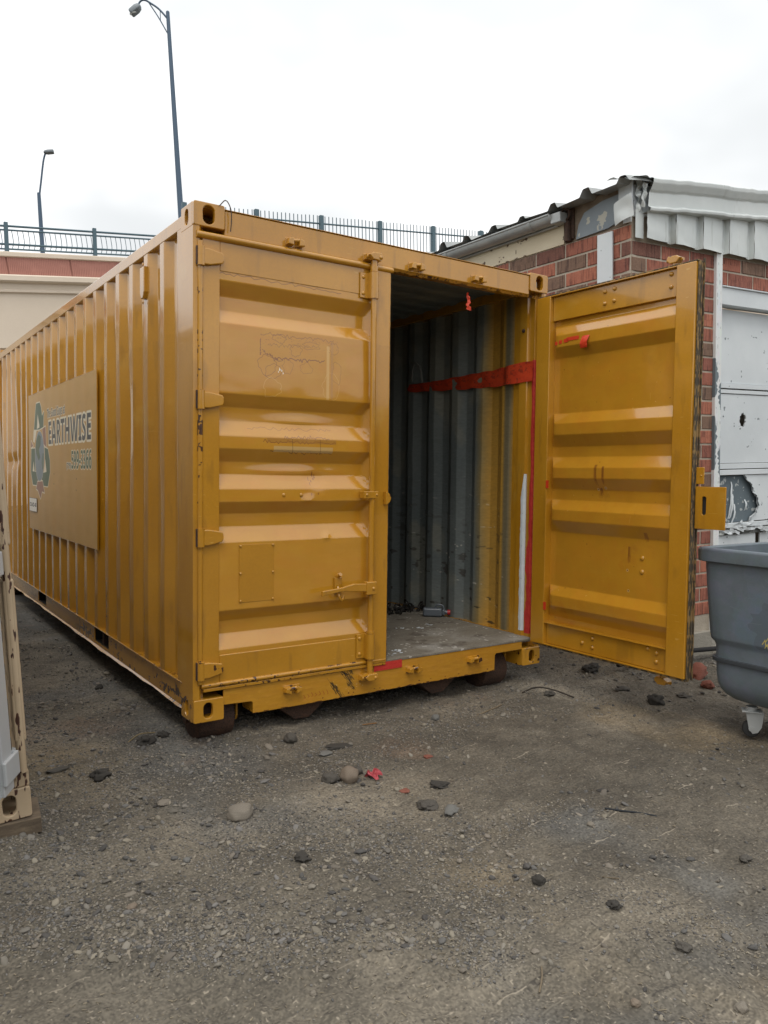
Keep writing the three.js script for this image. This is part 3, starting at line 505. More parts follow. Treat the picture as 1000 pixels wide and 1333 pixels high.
{
  // right leaf, swung open through a right angle: local x from 0 (hinge) to -1.15
  const d = new THREE.Group(); d.name = numbered('cargo_door'); d.position.set(2.374, 0, 0.03); d.rotation.y = Math.PI / 2 + 0.005; d.userData.label = 'door leaf swung open, showing the inner face with bolted strips'; box20.add(d);
  mesh('door_panel', faceUV(pressed(-1.08, -0.1, false, true, [[-0.7, 0.7, 0.2, 0.2, 0.004], [-0.35, 1.8, 0.3, 0.2, -0.003]]).translate(0, 0, -0.01), 'z', -1.16, 0, 0.17, 2.42), innerPaint, d);
  mesh('door_stile', box(-0.115, -0.0, 0.17, 2.418, -0.062, 0.0, 0.004), M.yellow, d);
  mesh('door_stile', box(-1.155, -1.035, 0.17, 2.418, -0.062, 0.0, 0.005), M.yellow, d);
  mesh('door_crossbar', box(-1.033, -0.117, 2.258, 2.412, -0.034, -0.004, 0.003), M.yellow, d);
  mesh('door_crossbar', box(-1.033, -0.117, 0.178, 0.312, -0.034, -0.004, 0.003), M.yellow, d);
  for (const [a, b] of [[0.312, 0.318], [0.17, 0.177], [2.412, 2.418]]) mesh('door_ledge', box(-1.033, -0.117, a, b, -0.058, -0.004, 0.001), M.yellow, d);
  for (const [x, y] of [[-0.53, 2.372], [-0.53, 2.302], [-0.6, 2.378], [-0.6, 2.308], [-0.985, 2.385], [-0.985, 2.315], [-0.5, 0.275], [-0.42, 0.235], [-0.5, 0.22], [-0.96, 0.275], [-0.96, 0.225], [-0.9, 0.29]]) mesh('door_bolt', bolt(x, y, -0.034, 0.0135, '-z', 0.9), M.worn, d);
  for (const [x, y] of [[-0.83, 0.8], [-0.83, 0.72], [-0.93, 1.08], [-1.03, 1.09]]) mesh('door_bolt', bolt(x, y, -0.011, 0.016, '-z', 0.7), M.worn, d);
  // rubber seals round the leaf: two lips on the free edge, on top and underneath
  mesh('door_gasket', [box(-1.166, -1.156, 0.165, 2.424, -0.05, -0.03, 0.004), box(-1.163, -1.156, 0.165, 2.424, -0.024, -0.012, 0.004), box(-1.16, -0.01, 2.4185, 2.428, -0.055, -0.032, 0.003), box(-1.16, -0.01, 2.4185, 2.426, -0.026, -0.006, 0.003), box(-1.16, -0.01, 0.156, 0.1695, -0.05, -0.02, 0.003)], M.rubberWorn, d);
  mesh('door_lip', box(-1.168, -1.156, 0.16, 2.44, -0.004, 0.003, 0.002), M.rubberWorn, d);
  for (const y of [2.325, 1.625, 0.94, 0.268]) mesh('hinge', hingeGeo(y, -1), M.yellow, d);
  lockRod(d, -0.96, M.yellow);
  // slotted lock plate that reaches past the free edge, and the bracket above it
  mesh('lock_plate', [boxUV(plate(roundRect(-1.345, -1.17, 0.995, 1.222, 0.004), 0.01, 0.002, [oval(-1.222, 1.12, 0.026, 0.1)]).translate(0, 0, -0.03)), box(-1.2, -1.04, 1.02, 1.2, 0.0005, 0.012, 0.003), box(-1.185, -1.172, 1.0, 1.22, -0.021, 0.01, 0.002)], M.yellow, d);
  mesh('slot_shade_backing', box(-1.26, -1.188, 1.03, 1.19, -0.0185, 0.03, 0.003), M.rubber, d);  // dark box added behind the slot to give the opening its shade
  mesh('lock_bracket', [box(-1.216, -1.17, 1.235, 1.325, -0.03, -0.02, 0.003), bolt(-1.2, 1.28, -0.03, 0.006, '-z')], M.yellow, d);
  mesh('tape_tab', grid(6, 8, (i, j) => [-0.38 - 0.055 * i / 6 + 0.01 * (j / 8), 2.13 - 0.075 * j / 8, -0.053 - 0.016 * Math.sin(j / 8 * 2.6) + 0.004 * n2(i, j)], (i, j) => [i / 6, j / 8]), M.orangeTape, d);
  for (const [x, y, w] of [[-0.2, 2.115, 0.012], [-0.245, 2.118, 0.018], [-0.3, 2.125, 0.05], [-0.165, 2.11, 0.01]]) mesh('tape_remnant', box(x - w, x + w, y - 0.01, y + 0.012, -0.0535, -0.0515, 0), M.orangeTape, d);
  for (const y of [1.21, 0.42]) mesh('tape_remnant', box(-0.135, -0.112, y - 0.02, y + 0.03, -0.064, -0.0625, 0), M.orangeTape, d);
}
// remnants of paint and tape beside the opening
mesh('white_strip', grid(3, 60, (i, j) => { const y = 0.215 + 1.065 * j / 60, k = Math.min(1, (1.29 - y) * 6), e = 0.003 * n2(y * 14, 1) + 0.002 * n2(y * 40, 5); return [[2.3705, -0.0925], [2.3532, -0.0985], [2.3528, -0.112], [2.3526, -0.126 + e]].map(([x, z], q) => [x, y, q < 2 ? z : -0.0985 + (z + 0.0985) * k])[i]; }, (i, j) => [i / 40, j / 10]), M.whitePaint, box20);
mesh('red_strip', grid(4, 80, (i, j) => { const y = 0.2 + 1.84 * j / 80, w = (0.042 - 0.026 * smooth(0.5, 1.3, y)) * (0.85 + 0.3 * n2(y * 5, 1) + 0.15 * n2(y * 22, 4)); return i === 0 ? [2.39, y, -0.0448] : [2.3705, y, -0.0462 - w * (i - 1) / 3]; }, (i, j) => [i / 12, j / 12]), M.redPaint, box20);
mesh('post_bolt', [bolt(2.352, 2.24, -0.13, 0.014, '-x', 0.9)], M.rustSteel, box20);
mesh('tape_band', grid(90, 4, (i, j) => { const t = i / 90, z = -0.035 - 1.45 * t, hh = 0.138 - 0.075 * t, y = 1.966 + 0.006 * t + hh * (j / 4 - 0.5) - 0.012 * Math.sin(t * 3.1); return [2.349 + 0.044 * smooth(0.165, 0.23, t) - 0.004 * Math.sin(t * 60) * t + 0.004 * n2(t * 9, j), y + 0.006 * n2(t * 7, j * 0.6), z + (i > 86 ? 0.03 * n2(j * 2, i) : 0)]; }, (i, j) => [i / 20, j / 8]), M.dirtyTape, box20, 'red tape stretched across the inner wall');
mesh('sill_tape', grid(14, 4, (i, j) => { const x = 1.088 + 0.2 * i / 14; return [x, 0.122 + 0.048 * j / 4 - 0.006 * Math.max(0, n2(i, 3)) * (j === 0 ? 1 : 0), -0.003 + 0.001 * n2(i, j)]; }, (i, j) => [i / 14, j / 6]), M.redPaint, box20);

// ---------------------------------------------------------------- brick workshop on the right (its true level leans against the yard, as in the photo)
const shop = thing('brick_building', 'low red brick building with peeling white garage door and torn metal eaves', 'building', [3.183, 0, 0.08]);
shop.rotation.set(0, -0.0698, 0.03, 'YXZ');
const brickTex = (k) => tex(256, (u, v) => {
  const st = tfbm(tn, u, v * 0.06 + k * 0.13, 48, 3), n = tfbm(tn2, u + k * 0.21, v, 6, 4), f = tn(u * 128 + k, v * 128, 128);
  const cols = [[[140, 86, 70], [160, 100, 82]], [[124, 76, 64], [146, 92, 78]], [[110, 88, 74], [128, 102, 86]], [[156, 94, 74], [172, 112, 90]], [[104, 70, 60], [124, 84, 72]]];
  let c = mixc(cols[k][0], cols[k][1], n); c = mixc(c, [c[0] * 0.72, c[1] * 0.7, c[2] * 0.72], smooth(0.5, 0.75, st)); c = mixc(c, [176, 132, 108], smooth(0.72, 0.85, f) * 0.3);
  return c;
});
const brickBump = rep(tex(256, (u, v) => gray(255 * (0.6 * tfbm(tn, u, v * 0.06, 48, 3) + 0.4 * tfbm(tn2, u, v, 24, 3))), false), 2.5);
const brickMats = [0, 1, 2, 3, 4].map((k) => S({ map: rep(brickTex(k), 2.5), roughness: 0.9, bumpMap: brickBump, bumpScale: 0.006 }));
const mortar = S({ map: rep(tex(256, (u, v) => { const n = tfbm(tn, u, v, 12, 4), f = tn2(u * 128, v * 128, 128); return mixc([150, 141, 127], [184, 175, 160], n * 0.7 + f * 0.3); }), 2), roughness: 0.95, bumpMap: rep(bumpFine, 4), bumpScale: 0.004 });
function brickGeo(w, h, d, ox) {                              // front face, small chamfers, sides: 26 triangles
  const b = 0.004, q = [], f = (a, c, e, g) => q.push(a, c, e, a, e, g);
  const A = [[-w / 2, -h / 2], [w / 2, -h / 2], [w / 2, h / 2], [-w / 2, h / 2]], I = A.map(([x, y]) => [x - Math.sign(x) * b, y - Math.sign(y) * b]);
  f(...I.map(([x, y]) => [x, y, 0]));
  for (let i = 0; i < 4; i++) { const j = (i + 1) % 4; f([...A[i], -b], [...A[j], -b], [...I[j], 0], [...I[i], 0]); f([...A[i], -d], [...A[j], -d], [...A[j], -b], [...A[i], -b]); }
  const g = new THREE.BufferGeometry(); g.setAttribute('position', new THREE.Float32BufferAttribute(q.flat(), 3)); g.computeVertexNormals();
  return boxUV(g, 1, ox, ox * 1.7);
}
const BH = 0.111, BL = 0.312, brickCache = {};
function layBrick(wall, x0, x1, y, bulk) {                    // wall-local: x runs along the wall, z out of it
  const w = x1 - x0 - 0.014; if (w < 0.02) return;
  const v = Math.floor(rnd() * 3), key = `${w.toFixed(2)}_${v}`, g = brickCache[key] ??= brickGeo(w, BH - 0.014, 0.02, v * 0.37);
  const px = (x0 + x1) / 2, py = y + BH / 2, pz = -0.002 + rr(-0.0015, 0.0015), k = Math.floor(Math.pow(rnd(), 1.3) * 5) % 5;
  if (bulk) { bulk[k].push(g.clone().translate(px, py, pz)); return; }
  const m = mesh('brick', g, brickMats[k], wall); m.position.set(px, py, pz); m.rotation.set(rr(-0.004, 0.004), rr(-0.004, 0.004), rr(-0.003, 0.003));
}
const courses = []; for (let k = 0; k < 26; k++) courses.push(2.832 + 0.111 - 0.111 * k);    // foot of each course
// front wall with the garage opening
const fw = mesh('brick_wall', [box(0.085, 1.0, 0.04, 3.3, -0.2, -0.008, 0), box(1.0005, 3.42, 2.66, 3.4, -0.2, -0.008, 0), box(3.4205, 7.2, 0.04, 3.6, -0.2, -0.008, 0)], mortar, shop);
courses.forEach((y, n) => {
  if (y > 2.9 || y < 0.04) return;
  const half = n % 2 === 0;
  for (let x = 0.083 - (half ? BL / 2 : 0); x < 0.98; x += BL) layBrick(fw, Math.max(x, 0.083), Math.min(x + BL, 0.99), y);
  if (y > 2.7) for (let x = 1.05 - (half ? 0.21 : 0.05); x < 3.4; x += BL) layBrick(fw, Math.max(x, 1.05), Math.min(x + BL, 3.4), y);
});
{
  const bulk = [[], [], [], [], []];
  courses.forEach((y, n) => { if (y > 2.95 || y < 0.04) return; for (let x = 3.41 - (n % 2 ? 0.15 : 0); x < 7.1; x += BL) layBrick(fw, Math.max(x, 3.41), Math.min(x + BL, 7.15), y, bulk); });
  bulk.forEach((b, k) => { if (b.length) tag(mesh('brick_courses', b, brickMats[k], fw), null, null, null, 'stuff'); });
}
// side wall, along the yellow container
const sw = mesh('brick_wall', box(-7.9, 0, 0.04, 3.06, -0.2, -0.008, 0), mortar, shop);
sw.position.set(0.083, 0, -0.004); sw.rotation.y = -Math.PI / 2 + 0.0698;              // its local x runs towards +z, z out towards -x
{
  const bulk = [[], [], [], [], []];
  [3.054 - 0.111 + 0.111, ...courses].forEach((y, i) => {
    if (i === 0 || y < 0.04) return;
    const head = i % 2 === 0 ? 0.1 : BL;
    layBrick(sw, -head + 0.004, 0.004, y, y > 2.2 ? null : bulk);
    for (let x = -head + 0.004; x > -7.8; x -= BL) layBrick(sw, x - BL, x, y, y > 2.2 && x > -2.6 ? null : bulk);
  });
  bulk.forEach((b, k) => { if (b.length) tag(mesh('brick_courses', b, brickMats[k], sw), null, null, null, 'stuff'); });
}
mesh('foundation', [box(0.07, 0.99, -0.4, 0.046, -0.22, 0.02, 0.01), box(3.4, 7.2, -0.4, 0.046, -0.22, 0.02, 0.01), box(0.99, 3.4, -0.4, -0.09, -0.22, 0.02, 0.01)], S({ map: rep(tex(512, (u, v) => { const n = tfbm(tn, u, v, 6, 5), f = tn2(u * 256, v * 256, 256); return mixc([120, 116, 106], [160, 156, 146], n * 0.8 + f * 0.2); }), 1), roughness: 0.95, bumpMap: rep(bumpFine, 4), bumpScale: 0.006 }), shop);
mesh('inner_wall', [box(0.2, 7.2, -0.1, 3.2, -8.0, -7.8, 0), box(7.0, 7.2, -0.1, 3.2, -7.8, -0.21, 0)], mortar, shop);
// white trim round the garage door, peeling on the jamb
const jambMap = canvasTex(128, 2048, (c, w, h) => {
  c.fillStyle = css([214, 218, 218]); c.fillRect(0, 0, w, h);
  for (let i = 0; i < 300; i++) { c.fillStyle = css([190 + rnd() * 40, 194 + rnd() * 38, 196 + rnd() * 36], 0.15); c.fillRect(rnd() * w, rnd() * h, rnd() * 60, rnd() * 120); }
  const peel = (y0, y1, side) => { c.fillStyle = css([104, 116, 122]); c.beginPath(); const s = side > 0 ? w : 0; c.moveTo(s, y0); for (let k = 0; k <= 24; k++) { const t = k / 24, d = Math.sin(t * Math.PI) ** 0.6 * w * (0.4 + 0.3 * n2(t * 7, y0)); c.lineTo(s - side * d, y0 + (y1 - y0) * t); } c.lineTo(s, y1); c.fill(); };
  const py = (y) => (1 - y / 2.96) * h;
  peel(py(2.16), py(1.86), -1); peel(py(1.98), py(1.76), 1); peel(py(1.72), py(1.3), -1); peel(py(1.5), py(1.24), 1);
  for (let i = 0; i < 60; i++) { c.fillStyle = css([96, 104, 108], 0.7); c.fillRect(rnd() * w, py(0.9 + rnd() * 2), 2 + rnd() * 8, 4 + rnd() * 26); }
});
mesh('door_jamb', faceUV(box(0.982, 1.052, 0.0, 2.955, -0.05, 0.022, 0.003), 'z', 0.982, 1.052, 0, 2.96), S({ map: jambMap, roughness: 0.65 }), shop);
mesh('door_head', [box(1.054, 3.42, 2.575, 2.705, -0.09, 0.016, 0.003), box(1.054, 3.42, 2.706, 2.716, -0.02, 0.03, 0.002)], M.whitePaint, shop);
// garage door of three panelled sections, the lowest torn open over its grey backing
{
  const d = new THREE.Group(); d.name = numbered('garage_door'); d.position.set(0, 0, -0.075); d.userData.label = 'white garage door with a bullet-like hole and a torn lower section'; shop.add(d);
  d.userData.label = 'white panelled garage door with a black hole and a torn lower section';
  const slate = S({ map: rep(tex(512, (u, v) => { const n = tfbm(tn, u, v, 6, 5), s = smooth(0.72, 0.75, tfbm(tn2, u, v, 30, 3)); return mixc(mixc([82, 94, 102], [108, 120, 126], n), [188, 192, 190], s * 0.8); }), 1), roughness: 0.8, bumpMap: rep(bumpFine, 3), bumpScale: 0.002 });
  const x0 = 1.045, x1 = 3.415;
  const ragged = (cx, cy, rx, ry, n = 22, s = 1) => new THREE.Path(Array.from({ length: n }, (_, i) => { const t = i / n * Math.PI * 2, q = 1 + 0.22 * n2(Math.cos(t) * 1.7 + cx * 7 * s, Math.sin(t) * 1.7 + cy); return new THREE.Vector2(cx + rx * q * Math.cos(t), cy + ry * q * Math.sin(t)); }));
  mesh('door_section', boxUV(plate([[x0, 1.985], [x1, 1.985], [x1, 2.56], [x0, 2.56]], 0.012, 0.001)), M.whitePaint, d);
  mesh('door_section', boxUV(plate([[x0, 1.352], [x1, 1.352], [x1, 1.9], [x0, 1.9]], 0.012, 0.001, [ragged(1.445, 1.695, 0.042, 0.055), ragged(1.2, 1.72, 0.008, 0.01, 10), ragged(1.075, 1.385, 0.018, 0.03, 12)])), M.whitePaint, d);
  const tear = [[1.475, 1.252], [1.525, 1.2], [1.555, 1.19], [1.585, 1.16], [1.590, 1.12], [1.630, 1.08], [1.655, 1.065], [1.653, 1.02], [1.670, 0.99], [1.645, 0.965], [1.640, 0.94], [1.610, 0.925], [1.565, 0.905], [1.555, 0.875]];
  mesh('door_section', boxUV(plate([...tear, [x1, 0.868], [x1, 1.252]].reverse(), 0.014, 0.001)), M.whitePaint, d);
  mesh('torn_edge', grid(tear.length * 3 - 3, 3, (i, j) => { const k = Math.min(tear.length - 2, Math.floor(i / 3)), t = i / 3 - k, a = tear[k], b = tear[k + 1]; return [a[0] + (b[0] - a[0]) * t - j * 0.006 + 0.006 * n2(i, j), a[1] + (b[1] - a[1]) * t + 0.003 * n2(j, i), 0.013 + j * 0.005 * (1 + n2(i * 0.7, 5))]; }), M.whitePaint, d);
  mesh('door_backing', box(x0, x1, 0.87, 1.25, -0.025, -0.012, 0), slate, d);
  for (const [y0, y1, z] of [[1.905, 1.935, 0.02], [1.945, 1.982, 0.024], [1.305, 1.348, 0.02], [1.256, 1.298, 0.026], [0.828, 0.866, 0.02]]) mesh('door_rail', box(x0, x1, y0, y1, -0.01, z, 0.003), M.whitePaint, d);
  mesh('door_rail', [box(x0, x1, 0.772, 0.82, -0.012, 0.012, 0.004)], S({ map: rep(tex(512, (u, v) => { const n = tfbm(tn, u, v, 10, 4); return mixc([70, 72, 70], [196, 200, 198], smooth(0.46, 0.56, n)); }), 1), roughness: 0.8 }), d);
  mesh('door_section', [box(1.05, 1.66, 0.2, 0.768, -0.02, -0.006, 0.002), box(1.72, x1, 0.0, 0.768, -0.02, -0.006, 0.002)], M.whitePaint, d);
  for (const [x, y, l, a] of [[1.33, 1.2, 0.3, -0.12], [1.345, 1.1, 0.2, -0.16], [1.37, 1.02, 0.16, -0.2], [1.5, 1.05, 0.09, 0.05], [1.15, 1.0, 0.1, 0.4]]) {
    const s = mesh('peeling_strip', grid(10, 2, (i, j) => [j * 0.007 + 0.006 * n2(i * 0.4, l * 9), -l * i / 10, 0.004 + 0.014 * Math.sin(i / 10 * 3.1) * (1 + j * 0.2)]), M.whitePaint, d); s.position.set(x, y, -0.011); s.rotation.z = a;
  }
  for (let i = 0; i < 16; i++) { const x = 1.0 + rnd() * 0.75, s = mesh('peeling_strip', grid(6, 2, (a, b) => [a * 0.022, b * 0.012 + 0.006 * n2(a, i), 0.004 + 0.02 * rnd() * Math.sin(a / 6 * 3)]), M.whitePaint, d); s.position.set(x, rr(0.78, 0.835), 0.016); s.rotation.z = rr(-0.5, 0.5); }
}
// folded metal siding under the eaves, crown moulding that climbs to the ridge
const metal = P({ map: rep(tex(512, (u, v) => { const n = tfbm(tn, u, v, 4, 5), s = tfbm(tn2, u, v * 0.2, 24, 3); return mixc(mixc([190, 197, 197], [214, 218, 216], n), [140, 142, 136], smooth(0.62, 0.8, s) * 0.5); }), 0.8), roughness: 0.5, metalness: 0.1, clearcoat: 0.15, clearcoatRoughness: 0.4 });
const rake = 0.091, crownFoot = (x) => 3.112 + rake * x;
mesh('siding_panel', grid(2, 6, (i, j) => [0.088 + 0.082 * i / 2, 2.95 + (crownFoot(0.13) + 0.02 - 2.95) * j / 6, 0.028], (i, j, p) => [p[0], p[1]]), metal, shop);
for (let k = 0; k < 18; k++) {
  const x0 = 0.17 + k * 0.302, pl = fillet([[x0, 0.062], [x0 + 0.1, 0.052], [x0 + 0.25, 0.036], [x0 + 0.255, 0.02], [x0 + 0.292, 0.02], [x0 + 0.3, 0.06]], 0.003, 2), low = 2.948 + 0.004 * n2(k, 3);
  mesh('siding_panel', grid(pl.length - 1, 6, (i, j) => { const [x, z] = pl[i], y1 = crownFoot(x) + 0.03; return [x, low + (y1 - low) * j / 6 + (j === 0 ? 0.004 * n2(x * 14, k) : 0), z + 0.004 * n2(x * 6, j * 0.5 + k)]; }, (i, j, p) => [p[0], p[1]]), metal, shop);
}
{
  const pr = fillet([[0.0, 0], [0.085, 0], [0.09, 0.022], [0.066, 0.034], [0.074, 0.13], [0.088, 0.142], [0.112, 0.185], [0.116, 0.212], [0.1, 0.222], [0.0, 0.23]], 0.006, 3);
  const N = 90, dent = (x) => 0.004 * n2(x * 2, 1) + 0.003 * n2(x * 7, 2);
  for (const [a, b, gap] of [[0.16, 2.6, 0], [2.603, 5.4, 0]]) mesh('crown_moulding', grid(N, pr.length - 1, (i, j) => { const x = a + (b - a) * i / N, [o, y] = pr[j]; return [x, crownFoot(x) + y + dent(x), o + 0.012 + dent(x + 3) * (o > 0.02 ? 1 : 0)]; }, (i, j, p) => [p[0], p[1]]), metal, shop);
  mesh('gable_board', boxUV(plate([[0.1, 3.1], [5.4, 3.58], [5.4, 3.79], [0.1, 3.32]], 0.02, 0.002).translate(0, 0, -0.012)), M.whitePaint, shop);
  // torn flashing at the corner
  const crumple = (n, a, b, w, h, s) => mesh('torn_flashing', grid(18, 12, (i, j) => { const u = i / 18, v = j / 12; return [a + w * u + 0.012 * n2(u * 0.5 + s, v * 2.6), b + h * v + 0.012 * n2(u * 0.8, v * 1.5 + s), n + 0.02 * n2(u * 0.8 + s, v * 2.2 + s) + 0.018 * Math.abs(n2(u * 0.9, v * 3.4 + s))]; }, (i, j, p) => [p[0], p[1]]), metal, shop);
  crumple(0.02, 0.1, 3.13, 0.05, 0.22, 1.3); crumple(0.05, 0.12, 3.16, 0.04, 0.2, 4.2);
  mesh('torn_flashing', grid(24, 6, (i, j) => { const u = i / 24, v = j / 6; return [-0.06 + 0.5 * u, 3.35 + 0.05 * Math.sin(Math.min(1, u * 1.5) * 2.7) - 0.01 * u + 0.014 * n2(u * 3, v * 2) - 0.05 * v * v, -0.1 + 0.2 * v + 0.02 * n2(u * 3, 4)]; }, (i, j, p) => [p[0], p[1]]), metal, shop);
}
// eaves of the side wall: boards, slate patch, scraps, half-round gutter, ribbed roof
const Sd = (o) => { o.rotation.copy(sw.rotation); o.position.copy(sw.position); return o; };
const wood = S({ map: rep(tex(512, (u, v) => { const g = tfbm(tn, u * 0.3, v, 48, 4), n = tfbm(tn2, u, v, 6, 4); return mixc(mixc([112, 100, 86], [146, 134, 116], g), [78, 62, 52], n * 0.5); }), 1.5), roughness: 0.95 });
const cream = S({ map: rep(tex(512, (u, v) => { const n = tfbm(tn, u, v, 6, 4), c = smooth(0.7, 0.72, tfbm(tn2, u, v, 20, 4) + 0.1 * (0.5 - v)); return mixc(mixc([196, 184, 158], [214, 204, 180], n), [92, 76, 62], c); }), 1), roughness: 0.8 });
const galv = S({ map: rep(tex(512, (u, v) => { const n = tfbm(tn, u, v, 10, 5), s = tfbm(tn2, u * 0.2, v, 12, 3); return mixc([138, 142, 142], [182, 184, 182], n * 0.6 + s * 0.4); }), 1.5), roughness: 0.4, metalness: 0.25 });
Sd(mesh('eaves_board', box(-0.62, -0.01, 3.053, 3.33, -0.1, -0.004, 0.004), wood, shop));
Sd(mesh('eaves_board', box(-7.9, -0.625, 3.053, 3.21, -0.06, 0.006, 0.003), cream, shop));
Sd(mesh('slate_patch', boxUV(plate([[-0.5, 3.056], [-0.475, 3.16], [-0.42, 3.235], [-0.25, 3.275], [-0.06, 3.285], [-0.055, 3.1], [-0.2, 3.066]].reverse(), 0.014, 0.002).translate(0, 0, -0.002)), S({ map: rep(tex(512, (u, v) => { const n = tfbm(tn, u, v, 5, 5), s = smooth(0.64, 0.67, tfbm(tn2, u, v, 12, 4)); return mixc(mixc([116, 126, 134], [138, 146, 150], n), [196, 190, 172], s * 0.7); }), 1), roughness: 0.85 }), shop));
Sd(mesh('patch_board', box(-0.287, -0.151, 2.2, 3.035, 0.006, 0.022, 0.003), M.whitePaint, shop));
Sd(mesh('patch_board', box(-0.1, 0.02, 3.16, 3.345, 0.006, 0.018, 0.002), M.whitePaint, shop));
Sd(mesh('patch_board', box(-0.06, 0.01, 3.06, 3.18, 0.008, 0.016, 0.002), M.whitePaint, shop));
Sd(mesh('torn_flashing', grid(10, 8, (i, j) => [-0.1 + 0.17 * i / 10, 3.05 + 0.15 * j / 8 + 0.03 * i / 10, 0.05 + 0.03 * Math.sin(i / 10 * 2.4) + 0.012 * n2(i * 0.07, j * 0.1) + 0.01 * (j / 8)], (i, j, p) => [p[0], p[1]]), metal, shop));
Sd(mesh('rusty_bracket', [box(-0.6, -0.52, 3.07, 3.3, 0.0, 0.016, 0.006), boxUV(new THREE.CylinderGeometry(0.026, 0.032, 0.15, 16, 1, false, 0, Math.PI * 1.4).translate(-0.57, 3.13, 0.03)), boxUV(new THREE.TorusGeometry(0.045, 0.008, 8, 20).translate(-0.575, 3.255, 0.05))], M.rustSteel, shop));
{
  const R = 0.062, N = 18; const g = [];
  g.push(grid(40, N, (i, j) => { const x = -0.66 - 7.2 * i / 40, t = Math.PI + Math.PI * j / N; return [x, 3.262 + R * Math.sin(t), 0.075 + R * Math.cos(t)]; }, (i, j, p) => [p[0], p[1]]));
  g.push(rod([-0.66, 3.264, 0.137], [-7.86, 3.264, 0.137], 0.009, 0.009, 8), rod([-0.66, 3.2, 0.03], [-7.86, 3.2, 0.02], 0.012, 0.012, 6));
  const cap = new THREE.Shape(); cap.absarc(0.0, 0, R + 0.003, Math.PI, Math.PI * 2); g.push(boxUV(plate(cap, 0.01).rotateY(-Math.PI / 2).translate(-0.65, 3.262, 0.075)));
  g.push(box(-0.66, -0.56, 3.19, 3.27, 0.03, 0.12, 0.01));
  for (const x of [-0.86, -1.9, -3.0]) g.push(grid(1, N, (i, j) => { const t = Math.PI + Math.PI * j / N; return [x - 0.03 * i, 3.262 + (R + 0.004) * Math.sin(t), 0.075 + (R + 0.004) * Math.cos(t)]; }, (i, j, p) => [p[0], p[1]]));
  Sd(mesh('gutter', g, galv, shop));
  const pr = []; for (let k = 0; k < 24; k++) { const z = 0.1 - k * 0.33; pr.push([z, 0], [z - 0.03, 0.052], [z - 0.075, 0.052], [z - 0.105, 0]); }
  const q = fillet(pr, 0.008, 2).map(([z, h]) => [-z, h]);
  Sd(mesh('roof_sheet', grid(q.length - 1, 60, (i, j) => { const out = 0.15 - 7.6 * j / 60; return [-q[i][0], 3.296 + q[i][1] * (0.85 + 0.45 * n2(q[i][0] * 2, 2)) + (0.15 - out) * 0.1 + 0.012 * n2(q[i][0] * 1.3, j * 0.2) * (j < 3 ? 1 : 0.4), out + (j === 0 ? 0.012 * n2(q[i][0] * 5, 7) : 0)]; }, (i, j, p) => [p[0], p[2]]), galv, shop));
}

// ---------------------------------------------------------------- overpass behind: painted wall, textured brick-red band, coping
const BD = V(0.993, 0.117, -0.0198).normalize(), B0 = V(3.723, 9.524, -29.3);
const Bside = V(0.02, 0, 1).normalize();
const onB = (t, up, out = 0) => { const p = B0.clone().addScaledVector(BD, t).addScaledVector(Bside, out); p.y += up; return p; };
const bridge = thing('overpass', 'cream road overpass with a ribbed brick-red band, behind the yellow container', 'overpass');
function along(t0, t1, prof, n = 1) {                         // prof: [out, up] loop
  return grid(n, prof.length - 1, (i, j) => { const p = onB(t0 + (t1 - t0) * i / n, prof[j][1], prof[j][0]); return [p.x, p.y, p.z]; }, (i, j) => [t0 + (t1 - t0) * i / n, prof[j][1] + prof[j][0]]);
}
const concrete = S({ map: rep(tex(512, (u, v) => { const n = tfbm(tn, u, v, 3, 6), f = tn2(u * 200, v * 200, 200); return mixc([206, 192, 174], [226, 213, 196], n * 0.85 + f * 0.15); }), 0.25), roughness: 0.9, bumpMap: rep(bumpFine, 0.5), bumpScale: 0.004 });
const bandTex = tex(512, (u, v) => { const n = tfbm(tn, u, v, 10, 4), h = 0.5 + 0.5 * Math.sin((u * 34 + v * 6) * Math.PI * 2); return mixc(mixc([168, 118, 106], [188, 136, 122], n), [136, 92, 82], h * 0.35); });
const bandM = S({ map: rep(bandTex, 0.45), roughness: 0.9 });
const flat = (g) => { const c = g.toNonIndexed(); c.computeVertexNormals(); return c; };
mesh('coping', flat(along(-14, 70, [[-0.5, -0.02], [-0.5, 0.0], [0.1, 0.0], [0.12, -0.03], [0.12, -0.17], [0.05, -0.2], [0.0, -0.2]])), concrete, bridge);
for (let t = -14; t < 34; t += 2.33) {
  const ribs = [], n = 34; for (let k = 0; k <= n; k++) { const a = t + 0.02 + 2.29 * k / n; ribs.push([a, 0.04], [a + 0.03, 0.065]); }
  mesh('wall_panel', grid(ribs.length - 1, 1, (i, j) => { const p = onB(Math.min(ribs[i][0], t + 2.31) + j * 0.12 - 0.06, -0.2 - 0.68 * j, ribs[i][1]); return [p.x, p.y, p.z]; }, (i, j) => [ribs[i][0], j * 0.68]), bandM, bridge);
}
mesh('band_backing', flat(along(-14, 70, [[0.0, -0.2], [0.02, -0.21], [0.02, -0.87], [0.0, -0.9]])), bandM, bridge);
mesh('cornice', flat(along(-14, 70, [[0.02, -0.86], [0.32, -0.9], [0.36, -0.95], [0.36, -1.12], [0.3, -1.16], [0.12, -1.2], [0.1, -1.42], [0.14, -1.46], [0.14, -1.52], [0.02, -1.56]])), concrete, bridge);
mesh('bridge_wall', flat(along(-14, 70, [[0.02, -1.5], [0.02, -3.62], [-0.4, -3.64], [-0.4, -3.9], [0.0, -3.92], [0.0, -22]])), concrete, bridge);
mesh('road_deck', flat(along(-14, 70, [[-0.5, -0.06], [-12, -0.06], [-12, -0.5]])), S({ color: 0x55524e, roughness: 0.95 }), bridge);
